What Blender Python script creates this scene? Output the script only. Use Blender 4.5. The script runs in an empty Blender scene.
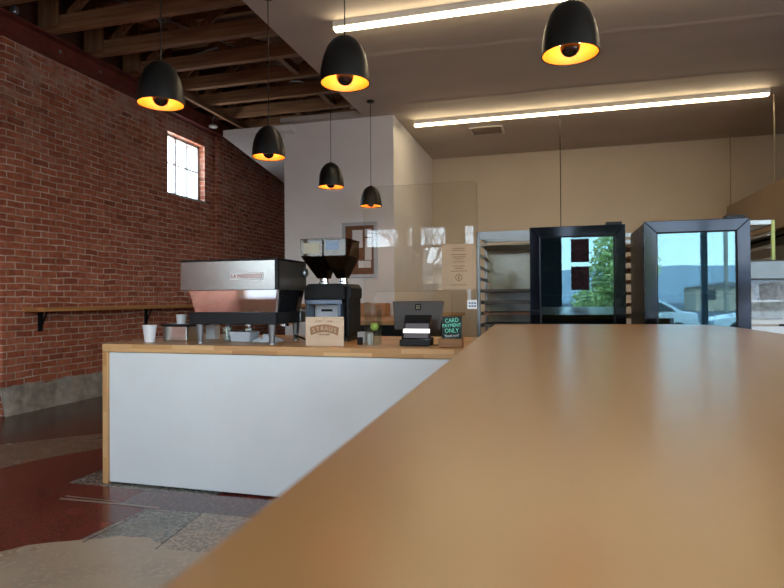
import bpy, bmesh, math, random
from mathutils import Vector, Matrix, noise
PI = math.pi
R = math.radians
random.seed(7)
scene = bpy.context.scene
COL = scene.collection

# ------------------------------------------------------------------ materials
def newmat(name):
    m = bpy.data.materials.new(name); m.use_nodes = True
    nt = m.node_tree; b = nt.nodes['Principled BSDF']
    return m, nt, b
def N(nt, t, **kw):
    n = nt.nodes.new(t)
    for k, v in kw.items(): setattr(n, k, v)
    return n
def rgba(c): return (c[0], c[1], c[2], 1)
def ramp(nt, stops):
    r = N(nt, 'ShaderNodeValToRGB')
    e = r.color_ramp.elements
    while len(e) < len(stops): e.new(0.5)
    for i, (p, c) in enumerate(stops): e[i].position = p; e[i].color = rgba(c)
    return r
def coords(nt, scale=(1, 1, 1), rot=(0, 0, 0)):
    tc = N(nt, 'ShaderNodeTexCoord'); mp = N(nt, 'ShaderNodeMapping')
    mp.inputs['Scale'].default_value = scale; mp.inputs['Rotation'].default_value = rot
    nt.links.new(tc.outputs['Object'], mp.inputs['Vector'])
    return mp.outputs['Vector']
def plain(name, c, rough=.5, metal=0, var=.06, scale=8, bump=0, spec=None, coat=0, stretch=(1, 1, 1), alpha=None):
    m, nt, b = newmat(name)
    v = coords(nt, stretch)
    n = N(nt, 'ShaderNodeTexNoise'); n.inputs['Scale'].default_value = scale; n.inputs['Detail'].default_value = 5
    nt.links.new(v, n.inputs['Vector'])
    r = ramp(nt, [(.3, [x * (1 - var) for x in c]), (.7, [min(1, x * (1 + var)) for x in c])])
    nt.links.new(n.outputs['Fac'], r.inputs['Fac']); nt.links.new(r.outputs['Color'], b.inputs['Base Color'])
    b.inputs['Roughness'].default_value = rough; b.inputs['Metallic'].default_value = metal
    if spec is not None: b.inputs['Specular IOR Level'].default_value = spec
    if coat: b.inputs['Coat Weight'].default_value = coat; b.inputs['Coat Roughness'].default_value = .1
    if bump:
        bp = N(nt, 'ShaderNodeBump'); bp.inputs['Strength'].default_value = bump; bp.inputs['Distance'].default_value = .01
        nt.links.new(n.outputs['Fac'], bp.inputs['Height']); nt.links.new(bp.outputs['Normal'], b.inputs['Normal'])
    return m
def emit(name, c, s):
    m, nt, b = newmat(name)
    nt.nodes.remove(b); e = N(nt, 'ShaderNodeEmission'); e.inputs['Color'].default_value = rgba(c); e.inputs['Strength'].default_value = s
    nt.links.new(e.outputs[0], nt.nodes['Material Output'].inputs['Surface']); return m
def pane(name, tint, gloss, fac, rough=0.0):
    m, nt, b = newmat(name); nt.nodes.remove(b)
    t = N(nt, 'ShaderNodeBsdfTransparent'); t.inputs[0].default_value = rgba(tint)
    g = N(nt, 'ShaderNodeBsdfGlossy'); g.inputs['Color'].default_value = rgba(gloss); g.inputs['Roughness'].default_value = rough
    mx = N(nt, 'ShaderNodeMixShader'); mx.inputs[0].default_value = fac
    nt.links.new(t.outputs[0], mx.inputs[1]); nt.links.new(g.outputs[0], mx.inputs[2])
    nt.links.new(mx.outputs[0], nt.nodes['Material Output'].inputs['Surface']); return m
def brick_mat():
    m, nt, b = newmat('old_red_brick')
    tc = N(nt, 'ShaderNodeTexCoord'); sp = N(nt, 'ShaderNodeSeparateXYZ'); nt.links.new(tc.outputs['Object'], sp.inputs[0])
    add = N(nt, 'ShaderNodeMath', operation='ADD'); nt.links.new(sp.outputs['X'], add.inputs[0]); nt.links.new(sp.outputs['Y'], add.inputs[1])
    cb = N(nt, 'ShaderNodeCombineXYZ'); nt.links.new(add.outputs[0], cb.inputs['X']); nt.links.new(sp.outputs['Z'], cb.inputs['Y'])
    # gentle wobble of the hand laid courses
    wn = N(nt, 'ShaderNodeTexNoise'); wn.inputs['Scale'].default_value = 2.2; wn.inputs['Detail'].default_value = 3
    nt.links.new(cb.outputs[0], wn.inputs['Vector'])
    sub = N(nt, 'ShaderNodeVectorMath', operation='SUBTRACT'); sub.inputs[1].default_value = (.5, .5, .5); nt.links.new(wn.outputs['Color'], sub.inputs[0])
    sc = N(nt, 'ShaderNodeVectorMath', operation='SCALE'); sc.inputs['Scale'].default_value = .06; nt.links.new(sub.outputs[0], sc.inputs[0])
    av = N(nt, 'ShaderNodeVectorMath', operation='ADD'); nt.links.new(cb.outputs[0], av.inputs[0]); nt.links.new(sc.outputs[0], av.inputs[1])
    br = N(nt, 'ShaderNodeTexBrick'); br.offset = .5; br.squash = 1
    br.inputs['Scale'].default_value = 1; br.inputs['Brick Width'].default_value = .212; br.inputs['Row Height'].default_value = .0735
    br.inputs['Mortar Size'].default_value = .008; br.inputs['Mortar Smooth'].default_value = .45; br.inputs['Bias'].default_value = 0
    br.inputs['Color1'].default_value = (.0, 0, 0, 1); br.inputs['Color2'].default_value = (1, 1, 1, 1); br.inputs['Mortar'].default_value = (.5, .5, .5, 1)
    nt.links.new(av.outputs[0], br.inputs['Vector'])
    cr = ramp(nt, [(0, (.30, .085, .044)), (.12, (.38, .105, .052)), (.6, (.47, .135, .067)), (1, (.53, .18, .10))])
    nt.links.new(br.outputs['Color'], cr.inputs['Fac'])
    n1 = N(nt, 'ShaderNodeTexNoise'); n1.inputs['Scale'].default_value = 14; n1.inputs['Detail'].default_value = 8; nt.links.new(cb.outputs[0], n1.inputs['Vector'])
    mix1 = N(nt, 'ShaderNodeMix', data_type='RGBA', blend_type='MULTIPLY'); mix1.inputs[0].default_value = .75
    g1 = ramp(nt, [(.3, (.62, .6, .6)), (.7, (1.3, 1.28, 1.25))]); nt.links.new(n1.outputs['Fac'], g1.inputs['Fac'])
    nt.links.new(cr.outputs['Color'], mix1.inputs[6]); nt.links.new(g1.outputs['Color'], mix1.inputs[7])
    # mortar, broken up so it reads worn
    nm = N(nt, 'ShaderNodeTexNoise'); nm.inputs['Scale'].default_value = 5; nm.inputs['Detail'].default_value = 6; nt.links.new(cb.outputs[0], nm.inputs['Vector'])
    mc = ramp(nt, [(.3, (.36, .19, .13)), (.5, (.60, .42, .31)), (.7, (.80, .66, .54))]); nt.links.new(nm.outputs['Fac'], mc.inputs['Fac'])
    mix2 = N(nt, 'ShaderNodeMix', data_type='RGBA'); nt.links.new(br.outputs['Fac'], mix2.inputs[0]); nt.links.new(mix1.outputs[2], mix2.inputs[6]); nt.links.new(mc.outputs['Color'], mix2.inputs[7])
    # pale patches, mostly high up, where their colour also stands in for daylight
    hr = N(nt, 'ShaderNodeMapRange'); hr.inputs['From Min'].default_value = 2.6; hr.inputs['From Max'].default_value = 4.0; hr.inputs['To Min'].default_value = .0; hr.inputs['To Max'].default_value = .8
    nt.links.new(sp.outputs['Z'], hr.inputs['Value'])
    n2 = N(nt, 'ShaderNodeTexNoise'); n2.inputs['Scale'].default_value = 3.3; n2.inputs['Detail'].default_value = 9; n2.inputs['Roughness'].default_value = .68; nt.links.new(cb.outputs[0], n2.inputs['Vector'])
    s2 = ramp(nt, [(.45, (0, 0, 0)), (.62, (1, 1, 1))]); nt.links.new(n2.outputs['Fac'], s2.inputs['Fac'])
    mu = N(nt, 'ShaderNodeMath', operation='MULTIPLY'); nt.links.new(s2.outputs['Color'], mu.inputs[0]); nt.links.new(hr.outputs[0], mu.inputs[1])
    n3 = N(nt, 'ShaderNodeTexNoise'); n3.inputs['Scale'].default_value = 7.5; n3.inputs['Detail'].default_value = 2; nt.links.new(cb.outputs[0], n3.inputs['Vector'])
    s3 = ramp(nt, [(.735, (0, 0, 0)), (.75, (.7, .7, .7))]); nt.links.new(n3.outputs['Fac'], s3.inputs['Fac'])
    mx = N(nt, 'ShaderNodeMath', operation='MAXIMUM'); nt.links.new(mu.outputs[0], mx.inputs[0]); nt.links.new(s3.outputs['Color'], mx.inputs[1])
    mix3 = N(nt, 'ShaderNodeMix', data_type='RGBA'); nt.links.new(mx.outputs[0], mix3.inputs[0]); nt.links.new(mix2.outputs[2], mix3.inputs[6]); mix3.inputs[7].default_value = (.56, .36, .27, 1)
    nt.links.new(mix3.outputs[2], b.inputs['Base Color'])
    b.inputs['Roughness'].default_value = .78; b.inputs['Specular IOR Level'].default_value = .3
    inv = N(nt, 'ShaderNodeMath', operation='SUBTRACT'); inv.inputs[0].default_value = 1.0; nt.links.new(br.outputs['Fac'], inv.inputs[1])
    ad = N(nt, 'ShaderNodeMath', operation='MULTIPLY_ADD'); nt.links.new(n1.outputs['Fac'], ad.inputs[0]); ad.inputs[1].default_value = .6; nt.links.new(inv.outputs[0], ad.inputs[2])
    bp = N(nt, 'ShaderNodeBump'); bp.inputs['Strength'].default_value = .7; bp.inputs['Distance'].default_value = .012
    nt.links.new(ad.outputs[0], bp.inputs['Height']); nt.links.new(bp.outputs['Normal'], b.inputs['Normal'])
    return m
def terrazzo(name, base, chips, rough=.22, chipsize=90, amt=.5, var=.2):
    m, nt, b = newmat(name); v = coords(nt)
    vo = N(nt, 'ShaderNodeTexVoronoi'); vo.inputs['Scale'].default_value = chipsize; nt.links.new(v, vo.inputs['Vector'])
    sx = N(nt, 'ShaderNodeSeparateColor'); nt.links.new(vo.outputs['Color'], sx.inputs[0])
    st = ramp(nt, [(amt, (0, 0, 0)), (amt + .05, (1, 1, 1))]); nt.links.new(sx.outputs[0], st.inputs['Fac'])
    n = N(nt, 'ShaderNodeTexNoise'); n.inputs['Scale'].default_value = 2.5; n.inputs['Detail'].default_value = 7; nt.links.new(v, n.inputs['Vector'])
    g = ramp(nt, [(.3, [x * (1 - var) for x in base]), (.7, [x * (1 + var) for x in base])]); nt.links.new(n.outputs['Fac'], g.inputs['Fac'])
    mx = N(nt, 'ShaderNodeMix', data_type='RGBA'); nt.links.new(st.outputs['Color'], mx.inputs[0]); nt.links.new(g.outputs['Color'], mx.inputs[6]); mx.inputs[7].default_value = rgba(chips)
    nt.links.new(mx.outputs[2], b.inputs['Base Color'])
    rr = N(nt, 'ShaderNodeMapRange'); rr.inputs['To Min'].default_value = rough * .6; rr.inputs['To Max'].default_value = rough * 1.5; nt.links.new(n.outputs['Fac'], rr.inputs['Value'])
    nt.links.new(rr.outputs[0], b.inputs['Roughness'])
    return m
def butcher(name, axis='X', tones=None, rough=.35, bw=.30, rh=.045):
    """staves of wood laid end to end along one axis"""
    tones = tones or [(.1, (.44, .20, .062)), (.5, (.66, .36, .14)), (.9, (.80, .49, .22))]
    m, nt, b = newmat(name)
    tc = N(nt, 'ShaderNodeTexCoord'); sp = N(nt, 'ShaderNodeSeparateXYZ'); nt.links.new(tc.outputs['Object'], sp.inputs[0])
    cb = N(nt, 'ShaderNodeCombineXYZ')
    a, o = {'X': ('X', ('Y', 'Z')), 'Y': ('Y', ('X', 'Z')), 'Z': ('Z', ('X', 'Y'))}[axis]
    nt.links.new(sp.outputs[a], cb.inputs['X'])
    ad = N(nt, 'ShaderNodeMath', operation='ADD'); nt.links.new(sp.outputs[o[0]], ad.inputs[0]); nt.links.new(sp.outputs[o[1]], ad.inputs[1])
    nt.links.new(ad.outputs[0], cb.inputs['Y'])
    br = N(nt, 'ShaderNodeTexBrick'); br.offset = .43; br.inputs['Scale'].default_value = 1
    br.inputs['Brick Width'].default_value = bw; br.inputs['Row Height'].default_value = rh; br.inputs['Mortar Size'].default_value = .0006
    br.inputs['Color1'].default_value = (0, 0, 0, 1); br.inputs['Color2'].default_value = (1, 1, 1, 1); br.inputs['Mortar'].default_value = (.2, .2, .2, 1)
    nt.links.new(cb.outputs[0], br.inputs['Vector'])
    st = N(nt, 'ShaderNodeMapping'); st.inputs['Scale'].default_value = (3, 45, 45); nt.links.new(cb.outputs[0], st.inputs['Vector'])
    n = N(nt, 'ShaderNodeTexNoise'); n.inputs['Scale'].default_value = 1.5; n.inputs['Detail'].default_value = 6; nt.links.new(st.outputs[0], n.inputs['Vector'])
    mx = N(nt, 'ShaderNodeMix', data_type='FLOAT'); mx.inputs[0].default_value = .35
    nt.links.new(br.outputs['Color'], mx.inputs[2]); nt.links.new(n.outputs['Fac'], mx.inputs[3])
    r = ramp(nt, tones); nt.links.new(mx.outputs[0], r.inputs['Fac']); nt.links.new(r.outputs['Color'], b.inputs['Base Color'])
    b.inputs['Roughness'].default_value = rough
    return m
def wood(name, c1, c2, axis='X', rough=.7, scale=1.0, bump=.2):
    m, nt, b = newmat(name)
    s = {'X': (.6, 14, 14), 'Y': (14, .6, 14), 'Z': (14, 14, .6)}[axis]
    v = coords(nt, [q * scale for q in s])
    n = N(nt, 'ShaderNodeTexNoise'); n.inputs['Scale'].default_value = 1.6; n.inputs['Detail'].default_value = 8; n.inputs['Roughness'].default_value = .65; nt.links.new(v, n.inputs['Vector'])
    r = ramp(nt, [(.3, c1), (.7, c2)]); nt.links.new(n.outputs['Fac'], r.inputs['Fac']); nt.links.new(r.outputs['Color'], b.inputs['Base Color'])
    b.inputs['Roughness'].default_value = rough
    bp = N(nt, 'ShaderNodeBump'); bp.inputs['Strength'].default_value = bump; bp.inputs['Distance'].default_value = .004
    nt.links.new(n.outputs['Fac'], bp.inputs['Height']); nt.links.new(bp.outputs['Normal'], b.inputs['Normal'])
    return m
def brushed(name, c, rough=.28, axis='X'):
    m, nt, b = newmat(name)
    v = coords(nt, (2, 2, 260) if axis == 'X' else (260, 2, 2))
    n = N(nt, 'ShaderNodeTexNoise'); n.inputs['Scale'].default_value = 2; n.inputs['Detail'].default_value = 3; nt.links.new(v, n.inputs['Vector'])
    mr = N(nt, 'ShaderNodeMapRange'); mr.inputs['To Min'].default_value = rough * .75; mr.inputs['To Max'].default_value = rough * 1.25; nt.links.new(n.outputs['Fac'], mr.inputs['Value'])
    nt.links.new(mr.outputs[0], b.inputs['Roughness'])
    b.inputs['Base Color'].default_value = rgba(c); b.inputs['Metallic'].default_value = 1
    bp = N(nt, 'ShaderNodeBump'); bp.inputs['Strength'].default_value = .08; bp.inputs['Distance'].default_value = .001
    nt.links.new(n.outputs['Fac'], bp.inputs['Height']); nt.links.new(bp.outputs['Normal'], b.inputs['Normal'])
    return m

M = {}
M['brick'] = brick_mat()
M['white'] = plain('white_painted_wall', (.84, .825, .80), .6, var=.03, scale=2.5)
M['cream'] = plain('cream_painted_wall', (.62, .53, .41), .6, var=.03, scale=2)
M['ceil'] = plain('skimmed_ceiling', (.50, .45, .39), .7, var=.07, scale=1.1, bump=.5, stretch=(.6, 1.6, 1))
M['concrete'] = plain('rough_concrete', (.44, .39, .32), .9, var=.35, scale=9, bump=.9)
M['redsteel'] = plain('red_oxide_steel', (.19, .042, .028), .5, var=.25, scale=6)
M['timber'] = wood('old_roof_timber', (.14, .062, .027), (.42, .21, .095), 'X', .85)
M['timber2'] = wood('old_roof_webs', (.12, .055, .025), (.36, .18, .08), 'Z', .85)
M['timberY'] = wood('old_roof_stringer', (.12, .058, .026), (.34, .17, .08), 'Y', .85)
M['deck'] = wood('dark_roof_boards', (.05, .020, .010), (.14, .052, .025), 'Y', .9)
M['barX'] = butcher('bar_wood_x', 'X')
M['barZ'] = butcher('bar_wood_z', 'Z')
M['barpanel'] = plain('white_bar_panel', (.83, .85, .825), .55, var=.025, scale=3)
M['ledge'] = butcher('ledge_wood', 'Y', [(0, (.40, .17, .05)), (1, (.66, .31, .10))], .45, .8, .09)
M['ledgeX'] = butcher('ledge_wood_x', 'X', [(0, (.26, .11, .035)), (1, (.46, .22, .075))], .45, .8, .09)
M['backwood'] = butcher('back_counter_wood', 'Y', [(0, (.34, .17, .065)), (1, (.52, .29, .12))], .4, .7, .07)
def counter_mat():
    m, nt, b = newmat('varnished_counter')
    v = coords(nt, (9, .7, 9)); n = N(nt, 'ShaderNodeTexNoise'); n.inputs['Scale'].default_value = 1.5; n.inputs['Detail'].default_value = 5; nt.links.new(v, n.inputs['Vector'])
    r = ramp(nt, [(.25, (.41, .205, .068)), (.75, (.47, .245, .086))]); nt.links.new(n.outputs['Fac'], r.inputs['Fac']); nt.links.new(r.outputs['Color'], b.inputs['Base Color'])
    b.inputs['Roughness'].default_value = .28; b.inputs['Specular IOR Level'].default_value = .6; b.inputs['Coat Weight'].default_value = .45; b.inputs['Coat Roughness'].default_value = .277
    return m
M['counter'] = counter_mat()
M['black'] = plain('satin_black', (.006, .006, .007), .42, var=.1, spec=.28)
M['blackgloss'] = plain('gloss_black', (.008, .008, .009), .08, var=.1)
M['matteblack'] = plain('matte_black', (.009, .0085, .008), .6, var=.1, spec=.25)
M['shade'] = plain('pendant_black', (.005, .0047, .0042), .40, var=.1, spec=.3)
M['gold'] = plain('pendant_gold_lining', (.95, .36, .03), .45, var=.04)
M['steel'] = brushed('brushed_steel', (.62, .61, .58), .22)
M['steelv'] = brushed('brushed_steel_vertical', (.25, .245, .23), .22, 'Z')
M['mirror'] = plain('polished_steel', (.92, .88, .86), .06, 1, var=.02)
M['chrome'] = plain('chrome', (.8, .8, .8), .1, 1, var=.02)
M['alu'] = plain('aluminium', (.27, .28, .285), .32, .8, var=.06)
M['fridgeframe'] = plain('black_fridge_door_steel', (.018, .020, .026), .09, .9, var=.08)
M['fridgeside'] = plain('dark_fridge_side', (.05, .045, .038), .28, .3, var=.1)
M['fridgein'] = plain('dark_fridge_inside', (.03, .035, .04), .6, var=.1)
M['doorglass'] = pane('coated_door_glass', (.35, .42, .45), (.50, .86, .98), .105)
M['acrylic'] = pane('clear_acrylic', (.96, .96, .95), (.9, .92, .95), .035)
M['acrylicedge'] = pane('acrylic_edge', (.90, .92, .90), (.9, .95, .95), .08, .05)
M['winglass'] = pane('window_glass', (.96, .98, .98), (.9, .95, 1), .06)
M['smokeplastic'] = pane('smoky_hopper_plastic', (.30, .23, .17), (.8, .75, .7), .04, .03)
M['beans'] = plain('coffee_beans', (.020, .010, .006), .4, var=.6, scale=120, bump=1)
M['paper'] = plain('white_paper', (.75, .75, .74), .7, var=.03)
M['papercup'] = plain('white_paper_cup', (.78, .78, .78), .5, var=.02)
M['kraft'] = plain('kraft_paper', (.44, .30, .185), .8, var=.06)
M['kraftink'] = plain('kraft_ink', (.18, .09, .04), .8)
M['plywood'] = wood('pale_plywood', (.60, .42, .27), (.74, .55, .38), 'X', .6, 1.2, .05)
M['burnt'] = plain('burnt_lettering', (.34, .17, .075), .7, var=.1)
M['cork'] = plain('cork', (.20, .09, .045), .9, var=.3, scale=60)
M['greyframe'] = plain('grey_frame', (.42, .43, .44), .4, .3)
M['screenback'] = plain('dark_grey_tablet_back', (.060, .047, .039), .38, .3)
M['chalk'] = plain('dark_green_chalkboard', (.006, .016, .013), .7)
M['mint'] = plain('mint_chalk', (.22, .78, .52), .8, var=.05)
M['chalkwhite'] = plain('white_chalk', (.75, .85, .80), .8)
M['red'] = plain('dark_red_letter', (.36, .03, .03), .5)
M['cloth'] = plain('white_cloth', (.62, .64, .66), .9, var=.1, scale=20)
M['greytray'] = plain('pale_plastic_tray', (.55, .58, .62), .4)
M['bluegrey'] = plain('blue_grey_plate', (.10, .125, .165), .3, .5)
M['tube'] = emit('lit_diffuser', (1, .79, .50), 9.5)
M['bulbglow'] = emit('bulb_neck_glow', (1, .75, .4), 12)
M['fixture'] = plain('white_fixture', (.55, .54, .52), .4)
M['fixture2'] = plain('enamel_badge', (.85, .83, .79), .5)
M['casesteel'] = plain('dull_case_steel', (.13, .145, .15), .35, .6)
M['traydark'] = plain('dark_seasoned_tray', (.09, .07, .055), .45, .4)
M['rail'] = plain('tarnished_rail', (.28, .24, .17), .4, .7)
M['brownpan'] = plain('browned_pan', (.20, .10, .055), .5, .2, var=.3)
M['greenpost'] = plain('yellow_green_post', (.36, .40, .10), .4, .2)
M['greenback'] = plain('pale_green_liner', (.72, .70, .47), .15, 0, var=.05)
M['hood'] = plain('hood_reflected_brown', (.26, .19, .13), .5, .2, var=.06, scale=2)  # brown-beige stands for the surroundings reflected in the stainless hood
M['green'] = plain('green_fruit', (.30, .42, .06), .4)
M['yellow'] = plain('yellow_card', (.6, .42, .15), .5)
M['conduit'] = plain('grey_conduit', (.32, .31, .30), .4, .3)
M['woodframe'] = wood('oak_frame', (.30, .15, .06), (.45, .25, .10), 'Z', .5)
M['tanwall'] = plain('tan_inner_wall', (.50, .38, .26), .7, var=.04)
M['mullion'] = plain('dark_mullion', (.05, .065, .08), .5)
M['asphalt'] = plain('asphalt', (.09, .09, .095), .9, var=.15, scale=20)
M['sidewalk'] = plain('sidewalk', (.45, .44, .42), .9, var=.08)
M['carwhite'] = plain('pale_car_paint', (.62, .66, .68), .2, 0, coat=.5)
M['carblue'] = plain('blue_car_paint', (.06, .12, .20), .2, 0, coat=.5)
M['carglass'] = plain('car_glass', (.02, .03, .04), .05)
M['rubber'] = plain('rubber', (.02, .02, .02), .8)
M['leaf'] = plain('tree_leaf', (.48, .58, .20), .6, var=.4, scale=30)
M['bark'] = wood('pale_bark', (.25, .21, .17), (.42, .38, .32), 'Z', .9)
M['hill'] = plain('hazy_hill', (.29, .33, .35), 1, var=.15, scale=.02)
M['stucco'] = plain('tan_stucco', (.50, .40, .30), .9)
M['roofing'] = plain('grey_roofing', (.22, .20, .20), .9)
M['poster'] = plain('dark_poster', (.34, .10, .10), .8, var=.6, scale=14)
M['terr_red'] = terrazzo('red_terrazzo', (.16, .030, .022), (.21, .048, .036), .17, 190, .72)
M['terr_dark'] = terrazzo('dark_brown_terrazzo', (.09, .034, .024), (.14, .06, .045), .2, 110, .7)
M['terr_beige'] = terrazzo('beige_terrazzo', (.22, .16, .11), (.29, .22, .15), .25, 110, .6)
M['terr_grey'] = terrazzo('grey_terrazzo', (.16, .16, .13), (.36, .34, .28), .25, 75, .55)
M['terr_tan'] = terrazzo('tan_terrazzo', (.28, .235, .175), (.50, .42, .32), .3, 75, .55)
M['terr_mauve'] = terrazzo('mauve_terrazzo', (.15, .092, .088), (.22, .15, .14), .2, 110, .6)
M['terr_conc'] = terrazzo('smooth_patched_concrete', (.50, .42, .30), (.56, .47, .35), .3, 60, .8, .18)
M['strip'] = plain('pale_floor_strip', (.34, .27, .20), .3)

# ------------------------------------------------------------------ mesh helpers
class MB:
    def __init__(self): self.bm = bmesh.new(); self.mi = 0
    def _m(self, faces):
        for f in faces: f.material_index = self.mi
    def box(self, x0, x1, y0, y1, z0, z1, mat=None):
        v = [self.bm.verts.new(p) for p in ((x0, y0, z0), (x1, y0, z0), (x1, y1, z0), (x0, y1, z0), (x0, y0, z1), (x1, y0, z1), (x1, y1, z1), (x0, y1, z1))]
        if mat is not None:
            for q in v: q.co = mat @ q.co
        fs = [self.bm.faces.new([v[i] for i in f]) for f in ((3, 2, 1, 0), (4, 5, 6, 7), (0, 1, 5, 4), (1, 2, 6, 5), (2, 3, 7, 6), (3, 0, 4, 7))]
        self._m(fs); return self
    def hexa(self, b, t):
        v = [self.bm.verts.new(p) for p in list(b) + list(t)]
        fs = [self.bm.faces.new([v[i] for i in f]) for f in ((3, 2, 1, 0), (4, 5, 6, 7), (0, 1, 5, 4), (1, 2, 6, 5), (2, 3, 7, 6), (3, 0, 4, 7))]
        self._m(fs); return self
    def prism(self, pts, lo, hi, axis='Z', mat=None):
        def mk(p, h):
            q = Vector({'Z': (p[0], p[1], h), 'Y': (p[0], h, p[1]), 'X': (h, p[0], p[1])}[axis])
            return mat @ q if mat is not None else q
        a = [self.bm.verts.new(mk(p, lo)) for p in pts]; b = [self.bm.verts.new(mk(p, hi)) for p in pts]
        n = len(pts); fs = [self.bm.faces.new(a), self.bm.faces.new(list(reversed(b)))]
        for i in range(n): fs.append(self.bm.faces.new((a[i], b[i], b[(i + 1) % n], a[(i + 1) % n])))
        self._m(fs); return self
    def tube(self, pts, r, seg=8, cap=True, r2=None):
        pts = [Vector(p) for p in pts]; rings = []
        for i, p in enumerate(pts):
            d = (pts[min(i + 1, len(pts) - 1)] - pts[max(i - 1, 0)]).normalized()
            u = d.cross(Vector((0, 0, 1)) if abs(d.z) < .9 else Vector((1, 0, 0))).normalized(); w = d.cross(u)
            rr = r if r2 is None else r + (r2 - r) * i / (len(pts) - 1)
            rings.append([self.bm.verts.new(p + (u * math.cos(2 * PI * k / seg) + w * math.sin(2 * PI * k / seg)) * rr) for k in range(seg)])
        fs = []
        for a, b in zip(rings, rings[1:]):
            for k in range(seg): fs.append(self.bm.faces.new((a[k], a[(k + 1) % seg], b[(k + 1) % seg], b[k])))
        if cap: fs += [self.bm.faces.new(list(reversed(rings[0]))), self.bm.faces.new(rings[-1])]
        self._m(fs); return self
    def lathe(self, prof, c=(0, 0, 0), seg=28, mat=None):
        rings = []
        for r, z in prof:
            if r < 1e-5:
                q = Vector((c[0], c[1], c[2] + z)); rings.append([self.bm.verts.new(mat @ q if mat is not None else q)])
            else:
                ring = []
                for k in range(seg):
                    q = Vector((c[0] + r * math.cos(2 * PI * k / seg), c[1] + r * math.sin(2 * PI * k / seg), c[2] + z))
                    ring.append(self.bm.verts.new(mat @ q if mat is not None else q))
                rings.append(ring)
        fs = []
        for a, b in zip(rings, rings[1:]):
            for k in range(seg):
                k2 = (k + 1) % seg
                if len(a) == 1 and len(b) > 1: fs.append(self.bm.faces.new((a[0], b[k2], b[k])))
                elif len(b) == 1 and len(a) > 1: fs.append(self.bm.faces.new((a[k], a[k2], b[0])))
                elif len(a) > 1: fs.append(self.bm.faces.new((a[k], a[k2], b[k2], b[k])))
        self._m(fs); return self
    def build(self, name, mats, parent=None, bevel=0, smooth=False, world=True, recalc=True):
        if parent is not None and world:
            off = wloc(parent)
            for v in self.bm.verts: v.co -= off
        if recalc: bmesh.ops.recalc_face_normals(self.bm, faces=self.bm.faces)
        me = bpy.data.meshes.new(name); self.bm.to_mesh(me); self.bm.free()
        for m in (mats if isinstance(mats, list) else [mats]): me.materials.append(m)
        if smooth:
            for p in me.polygons: p.use_smooth = True
            try: me.set_sharp_from_angle(angle=R(40))
            except Exception: pass
        o = bpy.data.objects.new(name, me); COL.objects.link(o)
        if parent is not None: o.parent = parent
        if bevel:
            bv = o.modifiers.new('bevel', 'BEVEL'); bv.width = bevel; bv.segments = 2; bv.limit_method = 'ANGLE'; bv.angle_limit = R(40)
        return o
def wloc(o):
    v = Vector(o.location)
    while o.parent: o = o.parent; v += Vector(o.location)
    return v
def tag(o, label=None, cat=None, group=None, kind=None):
    if label: o['label'] = label
    if cat: o['category'] = cat
    if group: o['group'] = group
    if kind: o['kind'] = kind
    return o
def thing(name, label, cat, loc=(0, 0, 0), rz=0, group=None):
    o = bpy.data.objects.new(name, None); COL.objects.link(o); o.empty_display_size = .1
    o.location = loc; o.rotation_euler = (0, 0, rz); return tag(o, label, cat, group)
def struct(o): o['kind'] = 'structure'; return o
def kids(o): return [c for c in bpy.data.objects if c.parent == o]
def copy_tree(o, parent=None):
    c = o.copy(); COL.objects.link(c)
    if parent is not None: c.parent = parent
    for ch in kids(o): copy_tree(ch, c)
    return c
def text_mesh(s, size, depth=.0006):
    cu = bpy.data.curves.new('t', 'FONT'); cu.body = s; cu.size = size; cu.extrude = depth; cu.align_x = 'CENTER'; cu.align_y = 'CENTER'; cu.resolution_u = 3
    o = bpy.data.objects.new('t', cu); COL.objects.link(o); bpy.context.view_layer.update()
    me = bpy.data.meshes.new_from_object(o.evaluated_get(bpy.context.evaluated_depsgraph_get()))
    bpy.data.objects.remove(o); bpy.data.curves.remove(cu); return me
def lettering(name, items, mat, parent, bold=0):
    """items: (text, size, x, z, y, tilt, widthscale) facing -Y, world coordinates; one mesh"""
    bm = bmesh.new()
    for s, size, x, z, y, tilt, ws in items:
        me = text_mesh(s, size)
        T = Matrix.Translation((x, y, z)) @ Matrix.Rotation(tilt, 4, 'Y') @ Matrix.Rotation(PI / 2, 4, 'X') @ Matrix.Diagonal((ws, 1, 1, 1))
        me.transform(T); bm.from_mesh(me); bpy.data.meshes.remove(me)
    mb = MB(); mb.bm.free(); mb.bm = bm
    return mb.build(name, mat, parent, recalc=False)

# ------------------------------------------------------------------ setting
WX = -5.54; CZ = 3.55
# floor with its terrazzo inlays (one surface, several materials)
f = MB()
f.box(-5.9, 4.8, -3.2, 12.2, -.12, 0)
def inlay(mi, pts, h):
    f.mi = mi; vs = [f.bm.verts.new((x, y, h)) for x, y in pts]; f._m([f.bm.faces.new(vs)])
inlay(1, [(-5.7, 2.6), (-4.475, 3.813), (-3.935, 4.349), (-2.5, 5.77), (-2.5, 12), (-5.8, 12), (-5.8, 2.6)], .0006)
inlay(2, [(-5.7, 2.6), (-4.475, 3.813), (-3.935, 4.349), (-2.6, 5.67), (-2.6, 4.85), (-3.30, 4.10), (-3.542, 3.914), (-3.72, 3.60), (-3.834, 3.266), (-4.4, 2.2), (-5.7, .8)], .0007)
inlay(3, [(-3.088, 3.118), (-3.095, 3.415), (-2.9, 3.4), (-2.0, 3.4), (-2.0, 3.10), (-2.484, 3.12)], .0008)
inlay(4, [(-2.484, 3.128), (-.5, 3.2), (-.5, 2.80), (-1.69, 2.86), (-2.259, 2.844), (-2.48, 2.87)], .0009)
inlay(3, [(-2.30, 2.36), (-2.259, 2.844), (-1.92, 2.867), (-1.853, 2.388), (-1.9, 2.2)], .0010)
inlay(5, [(-1.853, 2.388), (-1.92, 2.867), (-.5, 2.90), (-.5, 2.0), (-1.7, 2.2)], .0011)
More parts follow.
